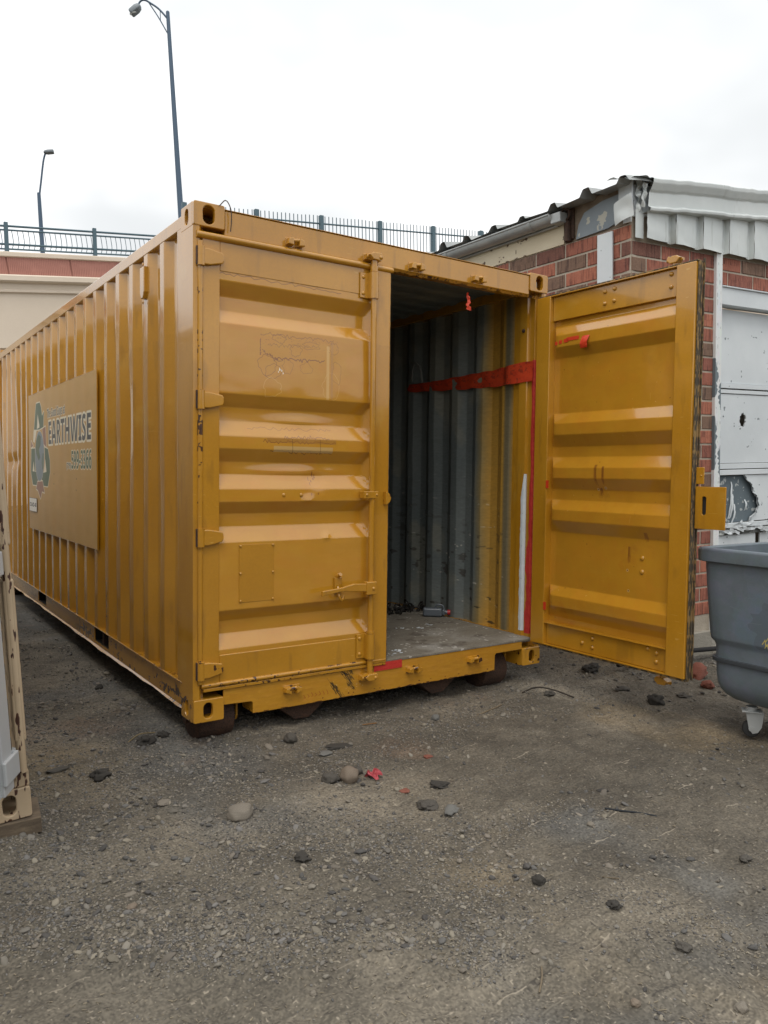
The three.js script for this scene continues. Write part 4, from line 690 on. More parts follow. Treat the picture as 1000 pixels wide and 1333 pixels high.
// railings on the overpass
const teal = S({ color: 0x4f6670, roughness: 0.6, metalness: 0.1 });
const lean = (t, up, out) => { const p = onB(t, 0, out), k = 0.035; return [p.x - k * up, p.y + up, p.z]; };
function bar(t0, u0, t1, u1, out, r, seg = 6) { return rod(lean(t0, u0, out), lean(t1, u1, out), r, r, seg); }
function postGeo(t, h, w) { const a = lean(t, -0.02, -0.12), g = box(-w / 2, w / 2, 0, h, -w / 2, w / 2, 0.012); g.rotateZ(0.035); g.translate(...a); return merge([g, box(a[0] - w, a[0] + w, a[1] - 0.01, a[1] + 0.045, a[2] - w, a[2] + w, 0.01)]); }
const rail = thing('railing', 'low teal railing with curved balusters on the overpass, left of the container', 'railing');
for (const t of [-7.0, -3.5, 0, 3.3, 6.9]) mesh('post', postGeo(t, 1.16, 0.14), teal, rail);
for (const [u, r] of [[1.0, 0.042], [0.85, 0.034], [0.32, 0.042], [0.14, 0.034]]) mesh('rail', bar(-7, u, 6.9, u, -0.12, r, 8), teal, rail);
for (let k = 0; k < 70; k++) {
  const t = -6.9 + k * 0.197; if ([-7, -3.5, 0, 3.3, 6.9].some((p) => Math.abs(p - t) < 0.1)) continue;
  const a = lean(t, 0.14, -0.12), b = lean(t, 0.85, -0.12), m1 = lean(t + 0.05, 0.36, -0.12), m2 = lean(t + 0.035, 0.6, -0.12);
  mesh('baluster', tube([a, m1, m2, b], 0.0135, 8, 5), teal, rail);
}
const fence = thing('picket_fence', 'tall grey picket fence with square posts along the overpass skyline', 'fence');
const posts = [7.15, 10.61, 14.07, 17.55, 21.04, 24.49, 28.0];
for (const t of posts) mesh('post', postGeo(t, 2.52, 0.2), teal, fence);
for (const u of [2.12, 0.35]) mesh('rail', bar(7.15, u, 28, u, -0.12, 0.04), teal, fence);
for (let i = 0; i + 1 < posts.length; i++) for (let k = 1; k < 16; k++) { const t = posts[i] + (posts[i + 1] - posts[i]) * k / 16; mesh('picket', bar(t, 0.05, t, 2.48 + 0.02 * n2(t, 3), -0.12, 0.022, 5), teal, fence); }
// street lamps
const from = (p, s) => { const c = V(-1.4067, 1.2694, 3.7211); return V(...p).sub(c).multiplyScalar(s).add(c).toArray(); };
function headGeo(c, ax, w, l, h) {                             // cobra-style head: wide flat box, tapered to the neck
  const pos = [], T = V(...ax).normalize(), Sx = V(-T.z, 0, T.x).normalize(), U = T.clone().cross(Sx).multiplyScalar(-1).normalize();
  const ring = [[-0.5, 0.35, 0.2], [-0.38, 0.8, 0.75], [-0.1, 1, 1], [0.42, 1, 0.95], [0.5, 0.92, 0.7]], N = 16;
  return grid(N, ring.length + 1, (i, j) => {
    const k = clamp(j - 1, 0, ring.length - 1), [s, a, b] = ring[k], e = (j === 0 || j === ring.length + 1) ? 0.001 : 1, t = i / N * Math.PI * 2, cc = Math.cos(t), ss = Math.sin(t);
    const x = Math.sign(cc) * Math.abs(cc) ** 0.45 * w / 2 * a * e, y = Math.sign(ss) * Math.abs(ss) ** 0.45 * h / 2 * b * e;
    const p = V(...c).addScaledVector(T, s * l).addScaledVector(Sx, x).addScaledVector(U, y); return [p.x, p.y, p.z];
  });
}
const lampSteel = S({ color: 0x46586a, roughness: 0.5, metalness: 0.35 }), lampGrey = S({ color: 0x7e868c, roughness: 0.5, metalness: 0.2 }), lens = S({ color: 0xc8ccca, roughness: 0.3 });
{
  const l1 = thing('street_lamp', 'tall slate-blue street lamp with curved braced arm, rising behind the container', 'street lamp');
  const s = 36 / 31, F = (p) => from(p, s);
  mesh('pole', [rod(F([9.75, 9.0, -26.75]), F([9.358, 19.45, -27.602]), 0.145, 0.082, 16), boxUV(new THREE.SphereGeometry(0.086, 12, 8).translate(...F([9.358, 19.45, -27.602])))], lampSteel, l1);
  mesh('arm', tube([[9.35, 19.2, -27.6], [9.31, 19.266, -27.626], [9.05, 19.612, -27.825], [8.777, 19.836, -28.025], [8.653, 19.926, -28.116], [8.552, 19.94, -28.185], [8.463, 19.878, -28.243], [8.41, 19.77, -28.27]].map(F), 0.042, 40, 8), lampSteel, l1);
  mesh('brace', [tube([[9.342, 18.627, -27.567], [9.044, 19.277, -27.809], [8.739, 19.851, -28.052]].map(F), 0.026, 12, 6), rod(F([9.111, 19.537, -27.778]), F([9.117, 19.126, -27.75]), 0.018)], lampSteel, l1);
  const h = mesh('lamp_head', headGeo(F([8.31, 19.56, -28.33]), [-0.62, -0.62, -0.42], 0.44, 0.58, 0.27), lampGrey, l1);
  mesh('lens', boxUV(new THREE.CylinderGeometry(0.17, 0.15, 0.05, 18).rotateZ(0.5).translate(...F([8.22, 19.4, -28.36]))), lens, h);
}
{
  const l2 = thing('street_lamp', 'small distant street lamp with slender bent pole above the teal railing', 'street lamp');
  mesh('pole', rod([11.29, 15.2, -61.3], [11.01, 22.5, -61.84], 0.19, 0.13, 10), lampSteel, l2);
  mesh('arm', tube([[11.0, 21.9, -61.82], [11.037, 22.219, -61.815], [11.164, 23.341, -61.794], [11.37, 25.112, -61.758], [11.48, 25.56, -61.7]], 0.075, 16, 6), lampSteel, l2);
  mesh('lamp_head', headGeo([11.7, 25.66, -61.58], [0.9, 0.2, 0.3], 0.55, 0.75, 0.26), lampGrey, l2);
}

// ---------------------------------------------------------------- ground: one dirt sheet, fine in the yard and coarse to the skyline
const G0 = -0.13;
const trackAt = (x, z) => -0.55 * x + 0.83 * z + 0.05 * n2(x * 1.3, z * 1.3 + 2) + 0.02 * n2(x * 5, z * 5);
function groundY(x, z) {
  let y = G0 + 0.018 * n2(x * 0.45 + 3, z * 0.45) + 0.008 * n2(x * 1.6, z * 1.6 + 5);
  const far = smooth(14, 4, Math.hypot(x - 1, z - 1));
  y += far * (0.0075 * n2(x * 5, z * 5) + 0.0045 * n2(x * 13, z * 13 + 9) + 0.0014 * n2(x * 33, z * 33) + 0.001 * (0.4 - Math.abs(n2(x * 19 + 40, z * 19))));
  const rut = trackAt(x, z);                                  // packed wheel track across the near left, with a crumbled edge
  y -= far * 0.016 * smooth(1.64, 1.8, rut); y += far * 0.013 * Math.exp(-(((rut - 1.58) / 0.08) ** 2)) * (0.5 + 0.7 * n2(x * 5, z * 5));
  const tread = Math.sin((x * 0.86 - z * 0.5) * 34 + 3 * n2(x * 3, z * 3)), onTread = Math.exp(-(((x - 0.85 - (z - 1.9) * -0.9) / 0.16) ** 2)) * smooth(1.0, 1.5, z);
  y += far * 0.0028 * tread * onTread;
  y += 0.03 * smooth(2.5, 3.4, x) * smooth(1.6, 0.2, z);
  return y;
}
{
  const axis = (lo, hi, step, out) => { const a = []; for (let v = lo; v <= hi + 1e-6; v += step) a.push(v); let s = step * 1.5, l = lo, h = hi; while (h < out) { h += s; a.push(h); l -= s; a.unshift(l); s *= 1.35; } return a; };
  const xs = axis(-1.6, 4.0, 0.013, 420), zs = axis(-1.6, 3.0, 0.013, 420);
  const dirt = tex(2048, (u, v) => {                          // tile of 4 m: 2 mm per pixel
    const big = tfbm(tn, u, v, 5, 5), mid = tfbm(tn2, u + 0.2, v, 26, 4), fine = tn(u * 700, v * 700, 700), spk = tn2(u * 450, v * 450, 450), tan = tfbm(tn2, v, u + 0.4, 4, 5);
    let c = mixc([101, 94, 82], [121, 114, 101], big); const wide = 0.88 + 0.26 * smooth(0.35, 0.65, tfbm(tn2, u + 0.37, v + 0.11, 6, 3)); c = c.map((q) => q * wide); c = mixc(c, [130, 114, 88], smooth(0.5, 0.68, tan) * 0.6); c = mixc(c, [92, 92, 90], smooth(0.5, 0.66, tfbm(tn, v + 0.1, u, 4, 4)) * 0.65); c = mixc(c, [124, 98, 80], smooth(0.6, 0.74, tfbm(tn2, u + 0.7, v, 7, 4)) * 0.3);
    const k = 0.74 + 0.36 * mid + 0.34 * (fine - 0.5); c = c.map((q) => q * k);
    c = mixc(c, [158, 148, 132], smooth(0.86, 0.95, spk) * 0.7); c = mixc(c, [52, 48, 44], smooth(0.14, 0.05, spk) * 0.6);
    return c;
  });
  const dirtBump = tex(2048, (u, v) => { const a = tfbm(tn2, u, v, 70, 4), s = tn2(u * 450, v * 450, 450); return gray(255 * clamp(0.7 * a + 0.3 * s)); }, false);
  const g = grid(xs.length - 1, zs.length - 1, (i, j) => [xs[i], groundY(xs[i], zs[j]), zs[zs.length - 1 - j] * 0 + zs[j]], (i, j) => [xs[i] / 4, zs[j] / 4]);
  const ix = g.index.array; for (let i = 0; i < ix.length; i += 3) { const t = ix[i + 1]; ix[i + 1] = ix[i + 2]; ix[i + 2] = t; } g.computeVertexNormals();
  const m = mesh('ground', g, S({ map: dirt, roughness: 0.95, bumpMap: dirtBump, bumpScale: 0.014 }), scene);
  tag(m, 'trodden grey brown dirt yard with scattered gravel', 'ground', null, 'structure');
}
const eye = V(-1.4067, 0, 3.7211);
function stoneGeo(seed, detail, rough, flatness, facet) {
  const g0 = new THREE.IcosahedronGeometry(1, detail), g = mergeVertices(g0.deleteAttribute('uv').deleteAttribute('normal')), p = g.attributes.position;
  for (let i = 0; i < p.count; i++) {
    const v = V().fromBufferAttribute(p, i).normalize(); let r = 1 + rough * n3(v.x * 1.1 + seed, v.y * 1.1, v.z * 1.1) + rough * 0.45 * n3(v.x * 2.6, v.y * 2.6 + seed, v.z * 2.6) + rough * 0.2 * n3(v.x * 6, v.y * 6 + seed, v.z * 6);
    if (facet) for (let k = 0; k < 7; k++) { const t = k * 2.4 + seed, d = V(Math.cos(t), Math.sin(t * 1.7), Math.sin(t)).normalize(), q = v.dot(d) * r; if (q > facet) r *= facet / q; }
    p.setXYZ(i, v.x * r, v.y * r * flatness, v.z * r);
  }
  g.computeVertexNormals();
  return boxUV(g);
}
{
  // gravel: many thousand small stones, thickest on the left and along the rut edges
  const kinds = [0, 1, 2, 3].map((k) => stoneGeo(k * 3.7 + 1, 1, 0.26, 0.62, k % 2 ? 0.86 : 0));
  const stoneMat = S({ color: 0xffffff, roughness: 0.9 });
  const tones = [[0.16, 0.147, 0.126], [0.195, 0.177, 0.146], [0.10, 0.096, 0.09], [0.15, 0.143, 0.134], [0.225, 0.2, 0.156], [0.075, 0.07, 0.065], [0.195, 0.17, 0.138]];
  const per = 24000, o = new THREE.Object3D(), col = new THREE.Color();
  kinds.forEach((geo, k) => {
    const im = new THREE.InstancedMesh(geo, stoneMat, per); im.name = numbered('gravel'); let n = 0, guard = 0;
    while (n < per && guard++ < per * 14) {
      const d = 1.25 * Math.pow(9.5, rnd()), a = -0.6 + rr(-0.78, 0.72), x = eye.x - Math.sin(a) * d, z = eye.z - Math.cos(a) * d;
      if (x > 4.4 || z > 3.1) continue;
      const rut = trackAt(x, z), left = smooth(0.9, -0.5, x - 0.2 * z), clump = fbm2(x * 1.5, z * 1.5, 4), smoothed = smooth(1.66, 1.8, rut) + 0.6 * smooth(0.7, 1.3, x + 0.3 * fbm2(x, z, 3)) * smooth(0.3, 0.8, z), drift = Math.exp(-(((rut - 1.55) / 0.1) ** 2)) * smooth(0.5, -0.2, x);
      const dens = clamp(0.2 + 0.4 * left * smooth(2.1, 1.3, z) + 0.85 * clump + 0.6 * drift + 0.2 * smooth(0.15, 0.7, x) * smooth(0.9, 0.3, z) - 0.6 * smoothed, 0.02, 1);
      if (rnd() > dens) continue;
      let s = 0.0011 * Math.exp(1.35 * rnd()) * (0.85 + 0.14 * d); if (rnd() < 0.025) s *= 2 + rnd() * 1.8; s = Math.min(s, 0.014);
      o.position.set(x, groundY(x, z) + s * 0.22, z); o.rotation.set(rr(-0.5, 0.5), rnd() * 6.3, rr(-0.5, 0.5)); o.scale.set(s * rr(0.8, 1.5), s * rr(0.7, 1), s * rr(0.7, 1.1)); o.updateMatrix();
      im.setMatrixAt(n, o.matrix); const t = tones[Math.floor(rnd() * tones.length)], b = rr(0.75, 1.2); im.setColorAt(n, col.setRGB(t[0] * b, t[1] * b, t[2] * b)); n++;
    }
    im.count = n; im.castShadow = im.receiveShadow = true; scene.add(tag(im, 'loose grey and tan gravel scattered over the dirt yard', 'gravel', null, 'stuff'));
  });
  // coarser rubble in drifts
  {
    const im = new THREE.InstancedMesh(stoneGeo(21.3, 2, 0.3, 0.66, 0.8), stoneMat, 1500); im.name = 'rubble'; let n = 0;
    while (n < 1500) {
      const d = 1.3 * Math.pow(7.5, rnd()), a = -0.6 + rr(-0.78, 0.72), x = eye.x - Math.sin(a) * d, z = eye.z - Math.cos(a) * d, c = fbm2(x * 1.1 + 20, z * 1.1, 4) + 0.25 * smooth(0.6, -0.4, x - 0.2 * z) + 0.6 * Math.exp(-(((trackAt(x, z) - 1.56) / 0.09) ** 2)) * smooth(0.6, -0.1, x) - 0.5 * smooth(1.66, 1.8, trackAt(x, z));
      if (x > 4.4 || z > 3.1 || rnd() > smooth(0.05, 0.5, c)) continue;
      const s = rr(0.004, 0.008) * (0.7 + 0.22 * d) * (rnd() < 0.1 ? 1.7 : 1); o.position.set(x, groundY(x, z) + s * 0.15, z); o.rotation.set(rr(-0.4, 0.4), rnd() * 6.3, rr(-0.4, 0.4)); o.scale.set(s * rr(0.9, 1.6), s * rr(0.6, 1), s * rr(0.7, 1.1)); o.updateMatrix(); im.setMatrixAt(n, o.matrix);
      const t = tones[Math.floor(rnd() * tones.length)], b = rr(0.6, 1.15); im.setColorAt(n, col.setRGB(t[0] * b, t[1] * b, t[2] * b)); n++;
    }
    im.castShadow = im.receiveShadow = true; scene.add(tag(im, 'coarse half buried rubble in drifts on the dirt yard', 'rubble', null, 'stuff'));
  }
  // straw and splinters
  const sg = box(-0.5, 0.5, -0.5, 0.5, -0.5, 0.5, 0), im = new THREE.InstancedMesh(sg, S({ color: 0xffffff, roughness: 0.9 }), 5000); im.name = 'straw'; let n = 0;
  while (n < 5000) {
    const d = 1.3 * Math.pow(8, rnd()), a = -0.6 + rr(-0.78, 0.72), x = eye.x - Math.sin(a) * d, z = eye.z - Math.cos(a) * d; if (x > 4.4 || z > 3.1 || rnd() > 0.35 + fbm2(x * 2 + 9, z * 2, 3)) continue;
    const l = rr(0.004, 0.015) * (rnd() < 0.06 ? 2.2 : 1); o.position.set(x, groundY(x, z) + 0.0035, z); o.rotation.set(0, rnd() * 6.3, rr(-0.15, 0.15)); o.scale.set(l, 0.0012, rr(0.0012, 0.0026)); o.updateMatrix(); im.setMatrixAt(n, o.matrix);
    const b = rr(0.6, 1.2); im.setColorAt(n, col.setRGB(0.22 * b, 0.185 * b, 0.13 * b)); n++;
  }
  im.castShadow = im.receiveShadow = true; scene.add(tag(im, 'dry straw and wood splinters strewn over the dirt', 'straw', null, 'stuff'));
}
// single stones, clods and scraps
const rockTex = (a, b, f) => rep(tex(256, (u, v) => { const n = tfbm(tn, u, v, 6, 5), s = tn2(u * 90, v * 90, 90); return mixc(mixc(a, b, n), [a[0] * 0.6, a[1] * 0.6, a[2] * 0.6], smooth(0.6, 0.9, s) * f); }), 6);
const RM = { pale: S({ map: rockTex([108, 102, 92], [136, 128, 116], 0.4), roughness: 0.9 }), tan: S({ map: rockTex([106, 95, 83], [130, 117, 102], 0.3), roughness: 0.85 }), grey: S({ map: rockTex([92, 92, 90], [120, 118, 112], 0.5), roughness: 0.9 }), dark: S({ map: rockTex([66, 63, 58], [94, 89, 82], 0.6), roughness: 0.95 }), black: S({ map: rockTex([48, 46, 43], [72, 68, 62], 0.7), roughness: 0.95 }), red: S({ map: rockTex([112, 66, 54], [140, 88, 72], 0.5), roughness: 0.9 }) };
let sn = 0;
function stone(name, label, category, x, z, w, mat, o = {}) {
  const g = stoneGeo(sn++ * 2.31 + 5, o.detail ?? 4, o.rough ?? 0.2, o.flat ?? 0.72, o.facet ?? 0), m = mesh(name, g, RM[mat], scene), s = w / 2;
  m.scale.set(s * (o.long ?? 1), s, s); m.rotation.y = o.turn ?? rnd() * 6; m.position.set(x, groundY(x, z) + s * (o.flat ?? 0.72) * (o.up ?? 0.45), z);
  return tag(m, label, category, o.group);
}
const clod = { rough: 0.5, flat: 0.6, detail: 4, facet: 0.95 }, clast = { rough: 0.3, flat: 0.7, facet: 0.82 };
stone('rock', 'large pale rounded rock lying alone in the left foreground gravel', 'rock', -0.117, 0.83, 0.1, 'pale', { long: 1.12, turn: 0.4, rough: 0.13, up: 0.5 });
stone('rock', 'smooth tan egg-shaped stone next to the red scrap', 'rock', 0.463, 0.738, 0.088, 'tan', { rough: 0.1, flat: 0.95, up: 0.55 });
stone('rock', 'rough dark grey stone touching the tan egg-shaped stone', 'rock', 0.38, 0.707, 0.077, 'dark', { rough: 0.26, up: 0.4 });
stone('rock', 'round dark stone nearest the left roller of the container', 'rock', 0.453, 0.176, 0.066, 'dark', { rough: 0.18, flat: 0.9, up: 0.55 });
stone('rock', 'long flat dark slab of asphalt before the container sill', 'asphalt chunk', 0.63, 0.36, 0.075, 'black', { ...clast, long: 1.9, flat: 0.35, turn: -0.3 });
stone('rock', 'small flat grey stone just in front of the long asphalt slab', 'rock', 0.518, 0.426, 0.055, 'grey', { flat: 0.35, long: 1.3, turn: 0.1 });
stone('rock', 'small round grey pebble alone below the container sill gusset', 'pebble', 1.35, 0.246, 0.05, 'grey', { rough: 0.12, flat: 0.85, up: 0.6 });
stone('rock', 'dark grey stone half hidden behind the red scrap', 'rock', 0.53, 0.70, 0.05, 'dark', { rough: 0.2, flat: 0.8 });
stone('rock', 'angular blue-grey stone right of two dark clods', 'rock', 0.632, 1.264, 0.058, 'grey', { ...clast, long: 1.2 });
stone('dirt_clod', 'crumbly dark clod beside the angular blue-grey stone', 'clod', 0.604, 1.138, 0.075, 'dark', { ...clod, long: 1.3, flat: 0.45 });
stone('dirt_clod', 'flattened black clod right of the red scrap', 'clod', 0.791, 0.992, 0.07, 'black', { ...clod, flat: 0.45, long: 1.3 });
stone('dirt_clod', 'black double clod in front of the left container corner', 'clod', -0.172, -0.221, 0.085, 'black', { ...clod, long: 1.3 });
stone('dirt_clod', 'black chunk lying tight against the left front roller', 'clod', -0.06, -0.28, 0.06, 'black', { ...clod, flat: 0.5 });
stone('dirt_clod', 'black crumbled clod between the two containers, nearest the white one', 'clod', -0.479, 0.092, 0.075, 'black', { ...clod, long: 1.3 });
stone('rock', 'long flat dark slate lying between the two containers', 'rock', -0.62, -0.1, 0.06, 'dark', { ...clast, long: 1.9, flat: 0.3, turn: 0.3 });
stone('rock', 'small black block alone on dirt halfway along the side rail', 'rock', -0.085, -1.472, 0.06, 'black', { ...clast });
stone('rock', 'pale flat pebble in the gravel right of the white container', 'pebble', -0.339, 0.549, 0.045, 'pale', { flat: 0.4, long: 1.4, turn: 0.5 });
stone('asphalt_chunk', 'biggest black asphalt chunk under the open door edge', 'asphalt chunk', 2.711, 0.724, 0.095, 'black', { ...clod, flat: 0.75 });
stone('asphalt_chunk', 'flat dark asphalt chunk left of the biggest one', 'asphalt chunk', 2.73, 0.46, 0.09, 'dark', { ...clod, flat: 0.4 });
stone('asphalt_chunk', 'dark asphalt chunk in shadow below the open door', 'asphalt chunk', 2.9, 0.05, 0.12, 'black', { ...clod });
stone('asphalt_chunk', 'low flat asphalt chunk nearest the grey bin', 'asphalt chunk', 2.95, 0.76, 0.075, 'dark', { ...clod, flat: 0.4 });
stone('asphalt_chunk', 'dark lump beside the right front roller', 'asphalt chunk', 2.28, 0.25, 0.07, 'dark', { ...clod, flat: 0.5 });
stone('dirt_clod', 'black clod with loose crumbs in the middle foreground, left of center', 'clod', -0.083, 1.291, 0.055, 'black', { ...clod, flat: 0.5 });
stone('asphalt_chunk', 'small shiny black chunk in the right foreground dirt', 'asphalt chunk', 0.533, 1.864, 0.05, 'black', { ...clast, flat: 0.8 });
stone('dirt_clod', 'crumbled black clod nearer the camera than the shiny chunk', 'clod', 0.607, 2.122, 0.045, 'black', { ...clod });
stone('dirt_clod', 'brown dirt clod stuck in a scuffed hollow, lower right', 'clod', 0.6, 2.384, 0.046, 'dark', { ...clod, flat: 0.5 });
stone('dirt_clod', 'small dark clod near the right edge of the photo', 'clod', 1.269, 2.176, 0.04, 'dark', { ...clod, flat: 0.5, long: 1.3 });
stone('rock', 'pale angular stone at the lower right corner', 'rock', 0.522, 2.611, 0.036, 'pale', { ...clast, flat: 0.8 });
stone('rock', 'tan rounded pebble at the bottom edge, left of the corner stone', 'pebble', 0.298, 2.446, 0.026, 'tan', { rough: 0.14 });
stone('rock', 'blue-grey oval pebble in the left foreground', 'pebble', -0.439, 1.092, 0.028, 'grey', { rough: 0.1, flat: 0.8 });
stone('rock', 'finger-shaped pale pebble at lower left', 'pebble', -0.67, 1.206, 0.022, 'pale', { rough: 0.1, long: 1.9, turn: 0.1 });
stone('rock', 'brownish oval pebble just below the finger-shaped one', 'pebble', -0.693, 1.298, 0.028, 'tan', { rough: 0.1, long: 1.3 });
stone('rock', 'pale pebble alone in the smooth right-hand dirt', 'pebble', 1.039, 1.655, 0.03, 'pale', { rough: 0.14 });
stone('rock', 'round pale pebble low in the middle foreground', 'pebble', -0.132, 1.877, 0.022, 'pale', { rough: 0.12 });
stone('rock', 'white pebble lowest in the middle foreground', 'pebble', -0.387, 1.92, 0.018, 'pale', { rough: 0.2 });
stone('brick_fragment', 'small orange-red brick chip on the dirt, right of the red scrap', 'brick chip', 0.94, 0.708, 0.045, 'red', { ...clast, flat: 0.4, long: 1.2 });
stone('brick_fragment', 'flat pinkish brick chip below the red scrap', 'brick chip', 0.62, 0.95, 0.05, 'red', { ...clast, flat: 0.2, long: 1.2 });
stone('brick_fragment', 'broken red brick lying against the wall behind the grey bin', 'broken brick', 3.36, 0.57, 0.16, 'red', { ...clast, flat: 0.75, facet: 0.7, long: 1.3, turn: 0.9 });
stone('brick_fragment', 'smaller red brick piece beside the broken brick', 'broken brick', 3.24, 0.74, 0.09, 'red', { ...clast, flat: 0.7 });
// red scrap
{
  const m = mesh('plastic_scrap', grid(14, 14, (i, j) => { const a = i / 14 * 6.283, r = j / 14 * (0.034 + 0.012 * Math.sin(a * 5) + 0.006 * n2(a, 3)); return [r * Math.cos(a), 0.012 + 0.02 * Math.sin(r * 60 + a * 2) * j / 14 + 0.012 * n2(Math.cos(a) * 2, r * 60), r * Math.sin(a)]; }), P({ color: 0xa8434a, roughness: 0.5, sheen: 0.3 }), scene);
  m.position.set(0.572, groundY(0.572, 0.77) + 0.01, 0.77); tag(m, 'crumpled pinkish red scrap lying beside the tan stone', 'scrap');
}
// twigs and a strip of rubber
function twig(label, pts, r, color, category = 'twig', name = 'twig') { const m = mesh(name, tube(pts.map(([x, z, h = 0]) => [x, groundY(x, z) + r + h, z]), r, 30, 6), S({ color, roughness: 0.9 }), scene); return tag(m, label, category); }
twig('pale bent stick in the lower right dirt', [[0.13, 2.26], [0.165, 2.235, 0.004], [0.2, 2.2]], 0.0026, 0x6e6250);
twig('thin straight twig on the smooth dirt at right', [[0.72, 1.98], [0.76, 2.02, 0.003]], 0.0018, 0x665a48);
twig('long thin pale twig near the right front roller', [[1.62, 0.3], [1.74, 0.29, 0.004], [1.86, 0.25]], 0.0032, 0x7a6c56);
twig('dark curved root between the right roller and the open door', [[2.16, 0.12], [2.24, 0.17, 0.03], [2.32, 0.24, 0.015], [2.38, 0.36]], 0.005, 0x332c26, 'root', 'root');
twig('bundle of straw stalks before the left roller', [[-0.24, -0.3], [-0.17, -0.34, 0.01], [-0.08, -0.36]], 0.003, 0x857656, 'straw stalk');
twig('short orange twig below the container sill', [[0.92, 0.14], [1.0, 0.16, 0.003]], 0.003, 0x7e5a34);
twig('torn black rubber strip pressed into the dirt at right', [[1.19, 1.6], [1.23, 1.66, -0.001], [1.28, 1.7, -0.004], [1.32, 1.76, -0.003]], 0.0045, 0x24272b, 'rubber strip', 'rubber_strip');
twig('black hose along the foot of the brick wall', [[3.0, 0.2, 0.03], [3.5, 0.26, 0.06], [4.2, 0.3, 0.06], [5, 0.3, 0.03]], 0.018, 0x1d1d1e, 'hose', 'hose');

// ---------------------------------------------------------------- things inside and on the container
{
  const c = thing('steel_chain', 'heap of dark rusty chain on the container floor', 'chain', [2.2, 0.18, -1.28]);
  const lg = boxUV(new THREE.TorusGeometry(0.02, 0.006, 7, 18).scale(1.45, 1, 1));
  for (let i = 0; i < 44; i++) { const t = i / 43, m = mesh('link', lg, M.darkSteel, c); m.position.set(-0.42 + t * 0.6 + 0.04 * Math.sin(i * 1.9), 0.008 + 0.03 * Math.abs(n2(i * 0.35, 2)), 0.09 * Math.sin(i * 0.8) + 0.03 * n2(i, 6)); m.rotation.set(i % 2 ? 1.57 : 0.5 * n2(i, 1) + 0.2, i * 0.9, 0.5 * n2(i, 9)); }
}
{
  const j = thing('plastic_jug', 'grey plastic jug with red cap lying on the container floor', 'jug', [2.3, 0.18, -0.95]);
  j.rotation.y = 0.85;
  const grey = P({ color: 0x5a6168, roughness: 0.35, clearcoat: 0.4 });
  mesh('body', [box(-0.035, 0.035, 0.002, 0.07, -0.11, 0.04, 0.016), box(-0.026, 0.026, 0.012, 0.06, 0.036, 0.062, 0.012)], grey, j);
  mesh('neck', rod([0.0, 0.036, 0.05], [0.0, 0.036, 0.082], 0.017), grey, j);
  mesh('cap', [rod([0, 0.036, 0.078], [0, 0.036, 0.1], 0.02, 0.02, 18)], P({ color: 0xb01e22, roughness: 0.35 }), j);
  mesh('handle', tube([[0.0, 0.066, -0.02], [0.0, 0.09, -0.0], [0, 0.086, 0.04], [0, 0.055, 0.052]], 0.008, 14, 6), grey, j);
}
{
  const m = mesh('flagging_ribbon', grid(3, 14, (i, j) => { const t = j / 14; return [1.79 + 0.016 * (i / 3 - 0.5) * (1 + t) + 0.014 * t + 0.008 * n2(t * 3, 1), 2.4 - 0.105 * t, -0.05 + 0.012 * n2(t * 3, i * 0.4)]; }), M.orangeTape, scene);
  tag(m, 'red ribbon hanging from the header over the doorway', 'ribbon');
  const w = mesh('cord_loop', tube([[2.375, 2.02, -1.42], [2.37, 2.12, -1.4], [2.365, 2.165, -1.36], [2.37, 2.12, -1.31], [2.375, 2.0, -1.28]], 0.009, 24, 6), S({ color: 0x7c7c76, roughness: 0.9 }), scene);
  tag(w, 'pale cord loop on the dark inner wall, high up', 'cord');
  const wire = mesh('wire', tube([[0.13, 2.585, 0.006], [0.16, 2.615, 0.012], [0.185, 2.58, 0.014], [0.19, 2.51, 0.012], [0.186, 2.468, 0.01]], 0.0028, 24, 5), S({ color: 0x4a3a2a, roughness: 0.8 }), scene);
  tag(wire, 'thin rusty wire looped over the top left corner casting', 'wire');
  const chips = [[1.36, -0.16, 0.018], [1.33, -0.13, 0.012], [1.5, -0.62, 0.014], [1.78, -0.72, 0.012], [1.9, -0.66, 0.016], [2.06, -0.72, 0.014], [1.25, -0.1, 0.012], [1.42, -0.75, 0.012]];
  const im = new THREE.InstancedMesh(box(-1, 1, -0.1, 0.1, -0.5, 0.5, 0), M.whitePaint, chips.length * 4); im.name = 'paint_flakes'; const o = new THREE.Object3D();
  let n = 0; for (const [x, z, s] of chips) for (let k = 0; k < 4; k++) { o.position.set(x + rr(-0.03, 0.03), 0.1825, z + rr(-0.03, 0.03)); o.rotation.set(rr(-0.2, 0.2), rnd() * 6, rr(-0.1, 0.1)); o.scale.setScalar(s * rr(0.3, 1)); o.updateMatrix(); im.setMatrixAt(n++, o.matrix); }
  scene.add(tag(im, 'white paint flakes on the container floor', 'paint flakes', null, 'stuff'));
}

